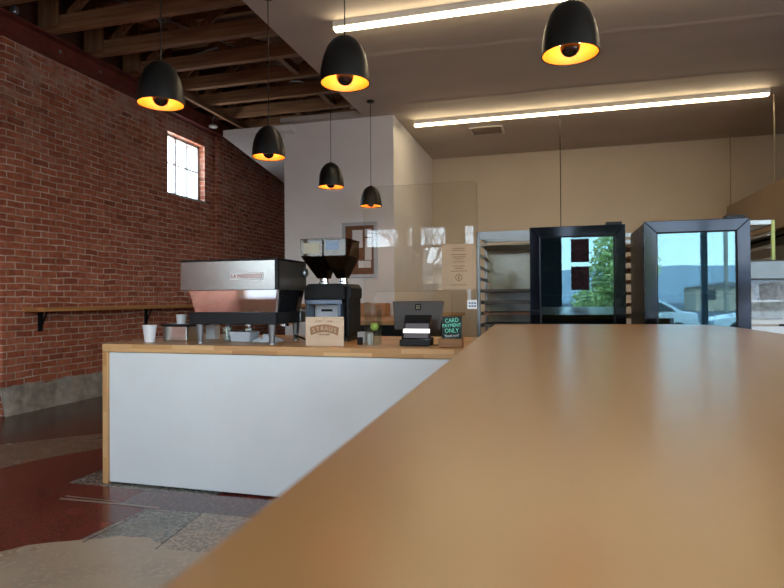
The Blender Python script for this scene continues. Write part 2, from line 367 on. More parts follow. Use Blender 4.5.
cp = [(-2.561, 2.181), (-2.49, 2.281), (-2.378, 2.351), (-2.212, 2.426), (-2.105, 2.505), (-2.0, 2.50), (-1.929, 2.487), (-1.85, 2.43), (-1.764, 2.411), (-1.588, 2.434), (-.5, 2.3), (-.5, -1), (-3.6, -1), (-3.4, 1.2), (-2.9, 1.8)]
rg = []
for i, (a, b) in enumerate(zip(cp, cp[1:] + cp[:1])):
    n_ = 6 if i < 9 else 14
    for k in range(n_):
        x = a[0] + (b[0] - a[0]) * k / n_; y = a[1] + (b[1] - a[1]) * k / n_
        j = noise.noise(Vector((x * 9, y * 9, 1))) * .035
        rg.append((x + j, y + j * .8))
inlay(6, rg, .0013)
inlay(7, [(-2.887, 2.845), (-2.202, 2.866), (-2.202, 2.884), (-2.6, 2.882), (-2.9, 2.872)], .0015)
inlay(7, [(-2.887, 2.895), (-2.5, 2.90), (-2.5, 2.905), (-2.9, 2.915)], .0015)
inlay(1, [(-2.262, 2.37), (-2.254, 2.37), (-2.236, 2.85), (-2.246, 2.85)], .0016)
inlay(1, [(-1.856, 2.39), (-1.848, 2.39), (-1.912, 2.87), (-1.922, 2.87)], .0016)
struct(f.build('floor', [M['terr_red'], M['terr_dark'], M['terr_beige'], M['terr_grey'], M['terr_mauve'], M['terr_tan'], M['terr_conc'], M['strip']]))

# brick wall with its window opening, a set-back run near the camera and a pilaster run beyond the window
WY0, WY1, WZ0, WZ1 = 7.46, 8.42, 2.82, 3.74
w = MB()
w.box(-5.85, WX, 4.75, WY0, 0, 4.05).box(-5.85, WX, WY0, WY1, 0, WZ0).box(-5.85, WX, WY0, WY1, WZ1, 4.05).box(-5.85, WX, WY1, 12, 0, 4.05)
w.box(-5.85, WX - .12, -3, 4.75, 0, 4.05)
w.box(WX, WX + .09, 8.68, 12, 0, 3.97)
struct(w.build('wall_left', M['brick']))
struct(MB().box(-5.85, WX - .145, -3, 12, 4.05, 4.95).build('trim_6', M['deck']))
# concrete footing along the brick
p = MB(); ny = 90; prev = None
rows = []
for i in range(ny + 1):
    y = 4.72 + (12 - 4.72) * i / ny
    top = .30 + .035 * noise.noise(Vector((0, y * 3.1, 0))) + .02 * noise.noise(Vector((0, y * 11, 4)))
    x1 = WX + .035 + .018 * noise.noise(Vector((3, y * 4, 0)))
    if y > 8.6: x1 += .09
    rows.append([p.bm.verts.new(q) for q in ((WX - .01, y, top), (x1 - .012, y, top - .012), (x1 + .012 * noise.noise(Vector((0, y * 9, 9))), y, top * .55), (x1 + .03, y, 0))])
for a, b in zip(rows, rows[1:]):
    for k in range(3): p.bm.faces.new((a[k], a[k + 1], b[k + 1], b[k]))
p.bm.faces.new(rows[0])
struct(p.build('baseboard_left', M['concrete'], smooth=True))
# window in the brick
wt = MB()
for a, b in ((WY0, WY0 + .04), (WY1 - .04, WY1), (WY0 + .33, WY0 + .36), (WY0 + .62, WY0 + .65)): wt.box(WX - .16, WX - .11, a, b, WZ0, WZ1)
for a, b in ((WZ0, WZ0 + .035), (WZ1 - .035, WZ1)): wt.box(WX - .16, WX - .11, WY0, WY1, a, b)
wt.box(WX - .15, WX - .12, WY0, WY1, 3.295, 3.315)
win = struct(wt.build('window_1', M['fixture']))
MB().box(-5.86, WX - .165, WY1 - .012, WY1 - .001, WZ0, WZ1).box(-5.86, WX - .165, WY0, WY1 - .012, WZ0 + .001, WZ0 + .01).build('window_lining', M['paper'], win)
MB().box(WX - .138, WX - .134, WY0, WY1, WZ0, WZ1).build('window_pane', M['winglass'], win)
MB().box(WX - .05, WX + .01, WY0, WY1 + .02, WZ0 - .03, WZ0 + .002).build('window_sill', M['concrete'], win)
# red steel channel on top of the brick
b = MB(); b.box(WX - .02, WX + .05, 4.0, 12, 3.985, 4.2).box(WX + .05, WX + .15, 4.0, 12, 3.985, 4.005).box(WX + .05, WX + .15, 4.0, 12, 4.18, 4.2).box(WX - .14, WX - .02, -3, 4.2, 3.985, 4.2)
struct(b.build('trim_1', M['redsteel'], bevel=.004))
# back of the kitchen, partition block, right and front walls
struct(MB().box(-1.945, 4.75, 9.62, 9.8, 0, CZ).build('wall_back', M['cream']))
struct(MB().box(-3.47, -1.945, 7.13, 9.8, 0, CZ - .002).build('wall_partition', M['white']))
struct(MB().box(-5.85, -3.3, 12, 12.2, 0, 5.1).box(-3.47, -3.3, 9.8, 12, 0, 5.1).build('wall_passage', M['white']))
struct(MB().box(4.6, 4.75, 2.0, 9.62, 0, CZ).box(4.6, 4.75, -3, -2.8, 0, CZ).box(4.6, 4.75, -2.8, 2.0, 0, .5).box(4.6, 4.75, -2.8, 2.0, 3.2, CZ).build('wall_right', M['cream']))
struct(MB().prism([(-4.30, 6.97), (-3.30, 6.97), (-3.30, 12), (-5.3, 12)], 3.42, 3.50).build('ceiling_passage', M['white']))
# lowered ceiling
struct(MB().box(-2.33, 4.75, -3.15, 9.8, CZ, CZ + .06).box(-3.47, -2.33, 7.02, 12, CZ, CZ + .06).build('ceiling', M['ceil']))
struct(MB().box(-2.33, -2.28, -3.15, 12.1, CZ + .06, 5.0).build('wall_attic', M['deck']))
struct(MB().box(-5.9, -2.2, -3.2, 12.2, 4.95, 5.02).build('ceiling_boards', M['deck']))
# seams in the patched ceiling skim
sm = MB()
for (xa, ya, xb, yb, wd) in ((-1.9, 5.35, 4.5, 5.62, .05), (-1.7, 6.75, 4.5, 6.9, .04)):
    n_ = 60; pr = []
    for i in range(n_ + 1):
        t_ = i / n_; x = xa + (xb - xa) * t_; y = ya + (yb - ya) * t_ + .06 * noise.noise(Vector((x * 2, ya, 0)))
        q = wd * (1 + .7 * noise.noise(Vector((x * 3, 0, ya))))
        pr.append([sm.bm.verts.new(v) for v in ((x, y - q, CZ + .001), (x, y, CZ - .007), (x, y + q * .3, CZ - .006), (x, y + q * 3, CZ + .001))])
    for a, b in zip(pr, pr[1:]):
        for k in range(3): sm.bm.faces.new((a[k], a[k + 1], b[k + 1], b[k]))
struct(sm.build('trim_2', M['ceil'], smooth=True))

# ---------------- shop front behind the camera (seen in the glass and steel)
fy = -3.0
fw = MB()
fw.box(-5.85, -1.3, fy - .2, fy, 0, .45).box(-3.5, -1.3, fy - .2, fy, .45, 1.0).box(-3.5, -3.3, fy - .2, fy, 1.0, 2.46).box(-5.85, -5.6, fy - .2, fy, .45, 5.0)
fw.box(-3.5, -1.3, fy - .2, fy, 2.46, 5.0).box(-5.6, -3.5, fy - .2, fy, 3.4, 5.0)
fw.box(-2.62, -2.5, fy - .2, fy, 1.0, 2.46).box(-2.4, -2.29, fy - .2, fy, 1.0, 2.46).box(-1.77, -1.5, fy - .2, fy, 1.0, 2.46)
fw.box(-3.3, -2.29, fy - .2, fy, 1.0, 2.13)
fw.box(-1.3, 4.75, fy - .2, fy, 3.15, 5.0).box(-1.3, 4.75, fy - .2, fy, 0, .45)
struct(fw.build('wall_front', M['tanwall']))
struct(MB().box(-.60, .17, fy - .22, fy + .06, .45, 3.15).build('trim_3', M['mullion']))
k = MB()
for x in (-1.27, 4.55): k.box(x - .045, x + .045, fy - .12, fy - .02, .45, 3.15)
struct(MB().box(2.43, 2.52, fy - .12, fy - .02, .53, 3.08).build('trim_7', plain('blue_grey_post', (.12, .19, .26), .5)))
k.box(-1.3, 4.6, fy - .12, fy - .02, .45, .53).box(-1.3, 4.6, fy - .12, fy - .02, 3.08, 3.15)
sw = struct(k.build('window_2', M['mullion']))
MB().box(-1.3, 4.6, fy - .075, fy - .068, .5, 3.1).build('window_pane', M['winglass'], sw)
k = MB()
for x in (-5.6, -4.58, -3.56): k.box(x, x + .06, fy - .12, fy - .02, .45, 3.4)
k.box(-5.6, -3.5, fy - .12, fy - .02, .45, .52).box(-5.6, -3.5, fy - .12, fy - .02, 3.34, 3.4)
sw = struct(k.build('window_4', M['woodframe']))
MB().box(-5.6, -3.5, fy - .075, fy - .068, .5, 3.38).build('window_pane', M['winglass'], sw)
struct(MB().box(.36, 1.40, fy - .20, fy + .03, 2.36, 3.15).build('trim_4', M['mullion']))
struct(MB().box(1.13, 1.40, fy - .20, fy + .03, .45, 2.36).build('trim_5', M['mullion']))
k = MB()
for y in (-2.8, -.4, 2.0): k.box(4.62, 4.72, y - .05, y + .05, .5, 3.2)
k.box(4.62, 4.72, -2.8, 2.0, .5, .58).box(4.62, 4.72, -2.8, 2.0, 3.12, 3.2)
sw = struct(k.build('added_window_5', M['mullion']))  # unseen window, added in the right wall to light the brick
MB().box(4.665, 4.672, -2.8, 2.0, .55, 3.15).build('window_pane', M['winglass'], sw)
k = MB()
for x in (-3.3, -2.66, -2.29, -1.8, -1.5): k.box(x, x + .04, fy - .1, fy + .02, 2.13, 2.46)
k.box(-2.29, -1.3, fy - .1, fy + .02, 2.10, 2.14)
k.box(-2.29, -2.21, fy - .1, fy + .02, 1.0, 2.1).box(-1.86, -1.77, fy - .1, fy + .02, 1.0, 2.1)
k.box(-1.5, -1.43, fy - .1, fy + .02, 1.0, 2.1).box(-1.36, -1.3, fy - .1, fy + .02, 1.0, 2.1)
sw = struct(k.build('window_3', M['woodframe']))
MB().box(-3.3, -1.3, fy - .06, fy - .055, 1.0, 2.46).build('window_pane', M['winglass'], sw)
MB().box(-5.7, -2.33, fy - .12, fy - .05, 0, .01).bm.free()

# ------------------------------------------------------------------ timbers under the old roof
ords = ['', 'second', 'third', 'fourth', 'fifth', 'sixth', 'seventh', 'eighth', 'ninth', 'tenth']
def make_truss():
    t = thing('roof_truss', 'old rough brown timber roof truss running from the red steel to the lowered ceiling', 'roof beam', (WX + .02, 0, 4.21), 0, 'old timber roof trusses above the brick wall')
    L = 3.18
    MB().box(.06, L, -.045, .045, 0, .17).build('bottom_chord', M['timber'], t, world=False, bevel=.004)
    MB().box(.0, L, -.04, .04, .62, .73).build('top_chord', M['timber'], t, world=False)
    MB().box(.02, .27, -.10, -.05, .02, .62).build('end_block', M['timber2'], t, world=False, bevel=.003)
    for (xa, xb) in ((.35, .95), (1.55, 1.0), (1.6, 2.25), (3.0, 2.35)):
        a = Vector((xa, 0, .17)); c = Vector((xb, 0, .62)); d = (c - a).normalized(); s = Vector((d.z, 0, -d.x)) * .045
        m = MB(); m.hexa([a - s + Vector((0, -.02, 0)), a + s + Vector((0, -.02, 0)), a + s + Vector((0, .02, 0)), a - s + Vector((0, .02, 0))],
                         [c - s + Vector((0, -.02, 0)), c + s + Vector((0, -.02, 0)), c + s + Vector((0, .02, 0)), c - s + Vector((0, .02, 0))])
        m.build('diagonal_web', M['timber2'], t, world=False)
    return t
tr = make_truss()
for i in range(10):
    o = tr if i == 0 else copy_tree(tr)
    o.location = (WX + .02, 3.93 + .66 * i - (.0), 4.21)
# cross bridging between trusses
for i in (4, 6, 7):
    y = 3.93 + .66 * i
    for x in ((-4.0,) if i % 2 else (-3.3,)):
        m = MB(); m.box(x - .04, x + .04, y + .05, y + .61, 4.235, 4.325)
        tag(m.build('blocking_board', M['timberY'], bevel=.003), 'short brown timber block nailed between two roof trusses', 'timber block', 'timber blocks between the roof trusses')
tag(MB().box(-5.12, -5.06, 6.3, 10.4, 4.12, 4.205).build('timber_stringer', M['timberY'], bevel=.003), 'long thin timber runner under the trusses, along the brick wall side', 'roof beam')
dg = MB(); a = Vector((-3.9, 5.3, 4.42)); c = Vector((-2.6, 4.7, 4.75)); 
dg.tube([(-4.9, 5.35, 4.44), (-3.6, 6.9, 4.55)], .045, 4)
tag(dg.build('timber_brace', M['timberY']), 'diagonal brown timber brace crossing above the truss chords', 'roof beam')
# conduits and small fittings in the roof
def curve_pts(ctrl, n=14):
    out = []
    for i in range(len(ctrl) - 1):
        p0 = Vector(ctrl[max(i - 1, 0)]); p1 = Vector(ctrl[i]); p2 = Vector(ctrl[i + 1]); p3 = Vector(ctrl[min(i + 2, len(ctrl) - 1)])
        for j in range(n):
            t = j / n; out.append(.5 * ((2 * p1) + (-p0 + p2) * t + (2 * p0 - 5 * p1 + 4 * p2 - p3) * t * t + (-p0 + 3 * p1 - 3 * p2 + p3) * t ** 3))
    out.append(Vector(ctrl[-1])); return out
tag(MB().tube(curve_pts([(-4.75, 5.4, 4.60), (-4.45, 5.62, 4.50), (-4.3, 5.75, 4.42), (-4.15, 5.7, 4.60), (-4.2, 5.3, 4.75)]), .011, 6).build('conduit', M['conduit'], smooth=True), 'grey looped cable above the second dark truss, upper left', 'conduit')
tag(MB().tube(curve_pts([(-4.6, 6.60, 4.387), (-4.3, 6.70, 4.50), (-4.0, 6.70, 4.52), (-3.85, 6.60, 4.387)]), .011, 6).build('conduit', M['conduit'], smooth=True), 'grey arched cable between roof trusses right of the first pendant', 'conduit')
tag(MB().tube(curve_pts([(-4.3, 7.90, 4.387), (-4.0, 8.05, 4.50), (-3.7, 8.05, 4.50), (-3.5, 7.90, 4.387)]), .011, 6).build('conduit', M['conduit'], smooth=True), 'grey arched cable deepest in the roof, near the partition', 'conduit')
tag(MB().tube([(-4.3, 5.6, 4.42), (-3.5, 7.4, 4.42)], .010, 6).build('conduit', M['conduit'], smooth=True), 'straight grey pipe running back across the truss tops', 'conduit')
t = thing('smoke_detector', 'small white round detector dropping from the runner near the brick wall', 'smoke detector', (-5.30, 8.3, 4.04))
MB().lathe([(0, .05), (.05, .045), (.068, .03), (.068, .008), (.05, 0), (0, 0)], (-5.30, 8.3, 4.0)).build('housing', M['fixture'], t, smooth=True)
MB().tube(curve_pts([(-5.30, 8.3, 4.045), (-5.31, 8.3, 4.13), (-5.26, 8.3, 4.2), (-5.2, 8.3, 4.26)]), .008, 6).build('cable', M['conduit'], t)
t = thing('spotlight', 'small silver spot lamp clamped over the red steel at the far upper left', 'lamp', (-5.43, 4.80, 4.25))
MB().lathe([(0, 0), (.03, 0), (.042, .02), (.038, .07), (0, .09)], (-5.43, 4.80, 4.22)).build('lamp_head', M['alu'], t, smooth=True)
MB().tube([(-5.43, 4.80, 4.30), (-5.43, 4.80, 4.40)], .008, 6).build('bracket', M['black'], t)
for (y, lab) in ((5.44, 'nearest pale bolt head on the red steel face'), (6.06, 'pale bolt head on the red steel, second from the wall corner'), (7.3, 'pale bolt head on the red steel above the brick window')):
    tag(MB().lathe([(0, 0), (.022, 0), (.020, .012), (0, .018)], seg=6, mat=Matrix.Translation((WX + .05, y, 4.09)) @ Matrix.Rotation(PI / 2, 4, 'Y')).build('bolt', M['conduit']), lab, 'bolt')

# ------------------------------------------------------------------ pendants
def pendant(x, y, label, first=None):
    top = CZ - 2.3
    if first is None:
        t = thing('pendant_lamp', label, 'pendant lamp', (x, y, 2.3), 0, 'black dome pendants with gold lining')
        prof = [(.128, 0), (.1275, .02), (.124, .06), (.117, .10), (.106, .14), (.090, .178), (.068, .208), (.040, .229), (.016, .238), (.008, .243)]
        MB().lathe(prof + [(.006, .243)], seg=40).build('shade', M['shade'], t, smooth=True, world=False)
        MB().lathe([(r - .004, z - (.003 if i else -.001)) for i, (r, z) in enumerate(prof[:-2])] + [(.0, .222)], seg=40).build('lining', M['gold'], t, smooth=True, world=False)
        MB().lathe([(.128, 0), (.128, -.003), (.122, -.003), (.122, .001)], seg=40).build('rim', M['shade'], t, smooth=True, world=False)
        gl = [(.0, -.012)] + [(.045 * math.sin(a), .033 - .045 * math.cos(a)) for a in [R(v) for v in range(12, 96, 12)]] 
        bu = MB().lathe(gl + [(.0455, .036)], seg=28).build('bulb', M['blackgloss'], t, smooth=True, world=False)
        MB().lathe([(.045, .036), (.041, .054), (.028, .074), (.015, .084)], seg=24).build('glowing_crown', M['bulbglow'], bu, smooth=True, world=False)
        MB().lathe([(.015, .084), (.019, .095), (.019, .17), (.012, .22)], seg=16).build('lamp_holder', M['black'], t, smooth=True, world=False)
        MB().tube([(0, 0, .24), (0, 0, top - .02)], .0032, 6).build('cord', M['black'], t, world=False)
        MB().lathe([(0, top - .002), (.045, top - .002), (.045, top - .018), (.012, top - .028), (0, top - .028)], seg=24).build('ceiling_cup', M['black'], t, smooth=True, world=False)
        return t
    o = copy_tree(first); o.location = (x, y, 2.3); o['label'] = label; return o
P0 = pendant(-2.108, 2.78, 'black dome pendant lamp hanging furthest left, in front of the brick wall')
for x, y, l in ((-1.011, 2.778, 'black dome pendant lamp hanging in front of the end of the upper light tube'),
                (.085, 2.737, 'largest black dome pendant lamp, at the top right of the view'),
                (-2.105, 4.055, 'black dome pendant lamp over the espresso machine at the partition corner'),
                (-2.09, 5.32, 'small black dome pendant lamp hanging before the white partition over the grinder'),
                (-2.07, 6.56, 'smallest black dome pendant lamp, above the framed notice board')):
    pendant(x, y, l, P0)
for o in [c for c in bpy.data.objects if c.type == 'EMPTY' and c.name.startswith('pendant_lamp')]:
    ld = bpy.data.lights.new('bulb_light', 'POINT'); ld.energy = 2.3; ld.color = (1, .76, .42); ld.shadow_soft_size = .02
    lo = bpy.data.objects.new('bulb_light', ld); COL.objects.link(lo); lo.parent = o; lo.location = (0, 0, .125)

# ------------------------------------------------------------------ linear lights
def linear(y, cuts, label):
    t = thing('linear_ceiling_light', label, 'ceiling light', (cuts[0], y, CZ))
    MB().box(cuts[0], cuts[-1], y - .028, y + .028, CZ - .055, CZ + .0005).build('housing', M['fixture'], t)
    for a, b_ in zip(cuts, cuts[1:]):
        MB().box(a + .006, b_ - .006, y - .030, y + .030, CZ - .078, CZ - .056).build('diffuser', M['tube'], t)
    for x in (cuts[0], cuts[-1]): MB().box(x - .008, x + .005, y - .032, y + .032, CZ - .08, CZ - .002).build('end_cap', M['fixture'], t)
linear(4.6, [-1.765, -.746, .28, 1.30, 2.35], 'glowing white linear light crossing the top of the view')
linear(7.46, [-1.742, .329, 1.329, 2.38], 'glowing white linear light further back over the kitchen')
t = thing('ceiling_vent', 'square white ceiling vent with dark slats behind the rear light tube', 'vent', (-.87, 8.17, CZ))
v = MB(); v.box(-1.10, -.64, 7.97, 8.0, CZ - .015, CZ - .001).box(-1.10, -.64, 8.34, 8.37, CZ - .015, CZ - .001).box(-1.10, -1.07, 8.0, 8.34, CZ - .015, CZ - .001).box(-.67, -.64, 8.0, 8.34, CZ - .015, CZ - .001)
v.build('frame', M['fixture'], t)
v = MB()
for i in range(9): v.box(-1.07, -.67, 8.01 + i * .037, 8.025 + i * .037, CZ - .013, CZ - .003)
v.build('grille', M['hood'], t)
t = thing('hanging_power_cord', 'thin dark cord dropping from a white ceiling box behind the left fridge', 'cord', (.105, 7.60, CZ))
MB().box(.075, .135, 7.57, 7.63, CZ - .045, CZ - .001).build('ceiling_box', M['fixture'], t)
MB().tube([(.105, 7.6, CZ - .04), (.105, 7.6, 1.45)], .006, 6).build('cord', M['black'], t)
MB().box(.07, .14, 7.57, 7.63, 1.33, 1.45).build('socket_box', M['yellow'], t)
# extraction hood on its rods
t = thing('extraction_hood', 'long brown metal extraction hood hung at the right edge of the kitchen', 'hood', (3.4, 8, 1.95))
h = MB(); h.hexa([(2.42, 6.2, 1.95), (4.3, 6.2, 1.95), (4.3, 9.5, 1.95), (2.42, 9.5, 1.95)], [(2.472, 6.2, 2.51), (4.3, 6.2, 2.51), (4.3, 9.5, 2.51), (2.472, 9.5, 2.51)])
h.build('canopy', M['hood'], t, bevel=.004)
MB().box(2.50, 4.25, 6.3, 9.4, 1.90, 1.949).build('filter_recess', M['matteblack'], t)
for y in (9.42, 7.68, 6.4): MB().tube([(2.50, y, 2.505), (2.50, y, CZ)], .009, 6).build('hanger_rod', M['rail'], t)
t = thing('bakery_oven', 'large dark oven standing under the brown hood at the right', 'oven', (3.3, 7.8, 0))
MB().box(2.52, 4.2, 6.4, 9.3, .12, 1.88).build('oven_body', M['matteblack'], t, bevel=.01)
for z in (.45, .95, 1.42): MB().box(2.51, 2.519, 6.5, 9.2, z, z + .36).build('door', M['blackgloss'], t, bevel=.003)
MB().box(2.55, 4.15, 6.45, 9.25, 0, .119).build('plinth', M['matteblack'], t)
tag(MB().box(2.66, 3.2, 7.2, 7.7, 2.515, CZ - .002).build('duct', M['alu'], bevel=.01), 'vertical pale grey duct rising from the hood at the right edge', 'duct')

# ------------------------------------------------------------------ coffee bar
BX0, BX1, BY0, BY1, BZ = -2.862, -.36, 3.172, 4.22, .916
t = thing('coffee_bar', 'long white panelled coffee bar with butcher block top and waterfall end', 'bar counter', (-1.6, 3.7, 0))
MB().box(BX0, BX1, BY0, BY1, BZ - .052, BZ).build('bar_top', M['barX'], t, bevel=.003)
MB().box(BX0, BX0 + .042, BY0, BY1, 0, BZ - .053).build('waterfall_end', M['barZ'], t, bevel=.002)
MB().box(BX0 + .046, BX1, BY0 + .008, BY0 + .028, .012, BZ - .056).build('front_panel', M['barpanel'], t, bevel=.005)
MB().box(BX0 + .1, BX1, BY0 + .06, BY1 - .05, 0, BZ - .056).build('cabinet_body', M['matteblack'], t)
v = MB()
for x in (-2.04, -1.25): v.box(x, x + .0015, BY0 + .0075, BY0 + .0085, .02, BZ - .065)
v.box(BX0 + .05, BX1, BY0 + .0075, BY0 + .0085, .475, .476)
v.build('panel_seam', M['white'], t)

# foreground counter
t = thing('wooden_counter', 'large varnished orange-brown wooden counter filling the lower right foreground', 'counter', (.3, 1.5, 0))
c = MB(); pts = [(-.155, -.9), (.95, -.9), (.872, 2.75), (.862, 3.05), (.84, 3.25), (.79, 3.38), (.70, 3.425), (.60, 3.435), (-.29, 3.365), (-.321, 3.35)]
c.prism(pts, 1.005, 1.05).build('counter_top', M['counter'], t, bevel=.004)
MB().prism([(-.05, -.8), (.8, -.8), (.72, 3.1), (-.2, 3.1)], .08, 1.004).build('counter_body', M['barpanel'], t)
MB().prism([(-.02, -.77), (.77, -.77), (.69, 3.07), (-.17, 3.07)], 0, .08).build('plinth', M['matteblack'], t)

# ------------------------------------------------------------------ wall ledge on the brick
t = thing('wall_ledge', 'long wooden ledge on black brackets fixed to the brick wall', 'shelf', (WX + .15, 6.5, 1.08))
MB().box(WX + .002, WX + .30, 4.98, 8.62, 1.085, 1.13).build('board', M['ledge'], t, bevel=.003)
for y in (5.21, 6.96, 8.40):
    m = MB(); m.box(WX + .001, WX + .012, y - .03, y + .03, .86, 1.084).box(WX + .012, WX + .26, y - .03, y + .03, 1.074, 1.084).prism([(WX + .012, .90), (WX + .022, .90), (WX + .10, 1.072), (WX + .09, 1.072)], y - .008, y + .008, 'Y')
    m.build('bracket', M['black'], t)

# ------------------------------------------------------------------ espresso machine
EY = 3.30
t = thing('espresso_machine', 'two-group steel espresso machine with black base on the coffee bar', 'espresso machine', (-1.98, 3.5, BZ))
x0, x1 = -2.358, -1.655; y1 = 3.74
e = MB(); e.box(x0, x1 - .02, EY, EY + .012, 1.262, 1.448)
hp = e.build('rear_header_panel', M['steelv'], t, bevel=.002)
MB().box(x0 + .004, x1 - .002, EY + .013, y1, 1.262, 1.446).build('upper_body', M['fridgeside'], t, bevel=.003)
MB().box(x0 - .002, x1 + .002, EY - .002, y1 + .01, 1.449, 1.459).build('cup_tray', M['black'], t, bevel=.002)
MB().box(x1 - .019, x1, EY - .001, EY + .02, 1.262, 1.448).build('corner_trim', M['black'], t)
bg = MB().box(-1.985, -1.755, EY - .004, EY - .0005, 1.325, 1.372).build('badge', M['fixture2'], t, bevel=.002)
lettering('lettering', [('LA MARZOCCO', .0345, -1.87, 1.348, EY - .0048, 0, .88)], M['red'], bg)
# polished lower splash panel: its upper edge leans out, mid crease
e = MB()
pf = [(EY + .012, 1.262), (EY + .0155, 1.20), (EY + .0215, 1.118)]
fl = [(-2.305, -1.668), (-2.285, -1.676), (-2.262, -1.684)]
rings = [[e.bm.verts.new((fl[i][0], pf[i][0], pf[i][1])), e.bm.verts.new((fl[i][1], pf[i][0], pf[i][1])), e.bm.verts.new((fl[i][1], pf[i][0] + .02, pf[i][1])), e.bm.verts.new((fl[i][0], pf[i][0] + .02, pf[i][1]))] for i in range(3)]
for a, b_ in zip(rings, rings[1:]):
    for k_ in range(4): e.bm.faces.new((a[k_], a[(k_ + 1) % 4], b_[(k_ + 1) % 4], b_[k_]))
e.bm.faces.new(rings[0]); e.bm.faces.new(rings[-1])
e.build('rear_splash_panel', M['mirror'], t, bevel=.002)
MB().hexa([(-2.255, EY + .047, 1.118), (-1.690, EY + .047, 1.118), (-1.690, y1 - .04, 1.118), (-2.255, y1 - .04, 1.118)], [(-2.30, EY + .034, 1.261), (-1.672, EY + .034, 1.261), (-1.672, y1, 1.261), (-2.30, y1, 1.261)]).build('lower_body', M['blackgloss'], t)
MB().tube([(-1.664, EY + .02, 1.26), (-1.676, EY + .03, 1.12)], .007, 8).build('side_trim', M['chrome'], t, smooth=True)
MB().box(-2.292, -1.668, EY - .005, y1 + .02, 1.042, 1.117).build('base', M['black'], t, bevel=.004)
MB().box(-1.667, -1.655, y1 - .10, y1 + .0, 1.045, 1.112).build('side_badge', M['alu'], t, bevel=.003)
for x in (-2.235, -1.715):
    for y in (EY + .035, y1 - .05):
        MB().lathe([(0, 0), (.022, 0), (.022, .008), (.017, .014), (.025, .124), (0, .124)], (x, y, BZ), 20).build('leg', M['alu'], t, smooth=True)
MB().lathe([(0, 0), (.022, 0), (.032, .01), (.034, .022), (.026, .03), (0, .03)], seg=20, mat=Matrix.Translation((-1.656, 3.68, 1.38)) @ Matrix.Rotation(PI / 2, 4, 'Y')).build('steam_knob', M['alu'], t, smooth=True)
for x in (-2.12, -1.84):
    g = MB(); g.lathe([(0, .0), (.035, 0), (.035, .05), (0, .05)], (x, y1 + .03, 1.01), 20); g.tube([(x, y1 + .05, 1.03), (x, y1 + .2, 1.02)], .012, 8)
    g.build('portafilter', M['chrome'], t, smooth=True)
MB().tube(curve_pts([(-1.645, 3.55, .945), (-1.62, 3.47, .965), (-1.56, 3.43, .955), (-1.50, 3.45, .930), (-1.46, 3.47, .9235)]), .0065, 6).build('power_cable', M['black'], smooth=True); tag(bpy.data.objects['power_cable'], 'black cable curling out from under the espresso machine toward the grinder', 'cable')

# things under and beside the machine
def tapered(x0, x1, y0, y1, z0, z1, ins):
    return MB().hexa([(x0 + ins, y0 + ins, z0), (x1 - ins, y0 + ins, z0), (x1 - ins, y1 - ins, z0), (x0 + ins, y1 - ins, z0)], [(x0, y0, z1), (x1, y0, z1), (x1, y1, z1), (x0, y1, z1)])
tag(tapered(-2.10, -1.94, 3.46, 3.60, BZ + .001, .985, .01).build('plastic_tray', M['greytray'], bevel=.006), 'pale plastic tub under the middle of the espresso machine', 'tray')
cl = MB(); n1_ = 22; grid = []
for i in range(n1_ + 1):
    row = []
    for j in range(n1_ + 1):
        u = i / n1_ * 2 - 1; w_ = j / n1_ * 2 - 1; rr = max(abs(u), abs(w_))
        x = -1.84 + u * .085; y = 3.52 + w_ * .07
        z = BZ + .004 + max(0, (1 - rr ** 2)) * (.040 + .030 * noise.noise(Vector((x * 30, y * 30, 0))) + .02 * noise.noise(Vector((x * 70, y * 70, 3))))
        row.append(cl.bm.verts.new((x, y, max(BZ + .003, z))))
    grid.append(row)
for i in range(n1_):
    for j in range(n1_): cl.bm.faces.new((grid[i][j], grid[i + 1][j], grid[i + 1][j + 1], grid[i][j + 1]))
co = cl.build('cleaning_cloth', M['cloth'], smooth=True); co.modifiers.new('s', 'SOLIDIFY').thickness = .003
tag(co, 'crumpled white cloth lying under the right half of the espresso machine', 'cloth')
tag(MB().lathe([(0, 0), (.035, 0), (.037, .006), (.034, .012), (.038, .08), (.036, .082), (.030, .02), (0, .02)], (-2.10, 3.74, BZ + .0005)).build('milk_pitcher', M['steel'], smooth=True), 'small steel pitcher standing behind the plastic tub under the machine', 'pitcher')
def cup(x, y, z, r0, r1, h, label, name='paper_cup'):
    t = thing(name, label, 'cup', (x, y, z))
    MB().lathe([(0, .004), (r0, 0), (r1, h), (r1 - .003, h), (r0 - .003, .006), (0, .006)], (x, y, z), 28).build('cup_body', M['papercup'], t, smooth=True)
    MB().lathe([(r1 - .001, h - .004), (r1 + .003, h - .002), (r1 + .003, h + .003), (r1 - .003, h + .003)], (x, y, z), 28).build('rolled_rim', M['papercup'], t, smooth=True)
cup(-2.643, 3.36, BZ + .0005, .032, .046, .112, 'white paper cup standing near the left end of the coffee bar')
t = thing('knock_box', 'square brushed steel bin with black lid left of the espresso machine', 'knock box', (-2.49, 3.52, BZ))
MB().box(-2.60, -2.41, 3.44, 3.62, BZ + .001, 1.022).build('steel_body', M['steel'], t, bevel=.006)
MB().box(-2.61, -2.35, 3.43, 3.63, 1.023, 1.034).build('lid', M['black'], t, bevel=.002)
cup(-2.493, 3.50, 1.0345, .030, .035, .062, 'small white espresso cup standing on the black lid of the steel bin', 'espresso_cup')
tag(MB().box(-2.44, -2.385, 3.52, 3.56, 1.0345, 1.075).build('small_box', M['yellow'], bevel=.002), 'tiny tan box on the black lid beside the white cup', 'box')
t = thing('milk_carton', 'plain white carton standing behind the left leg of the espresso machine', 'carton', (-2.355, 3.70, BZ))
MB().box(-2.42, -2.345, 3.68, 3.75, BZ + .001, 1.06).build('carton_body', M['papercup'], t, bevel=.003)
MB().prism([(3.68, 1.061), (3.75, 1.061), (3.717, 1.09), (3.713, 1.09)], -2.42, -2.345, 'X').build('gable_top', M['papercup'], t)
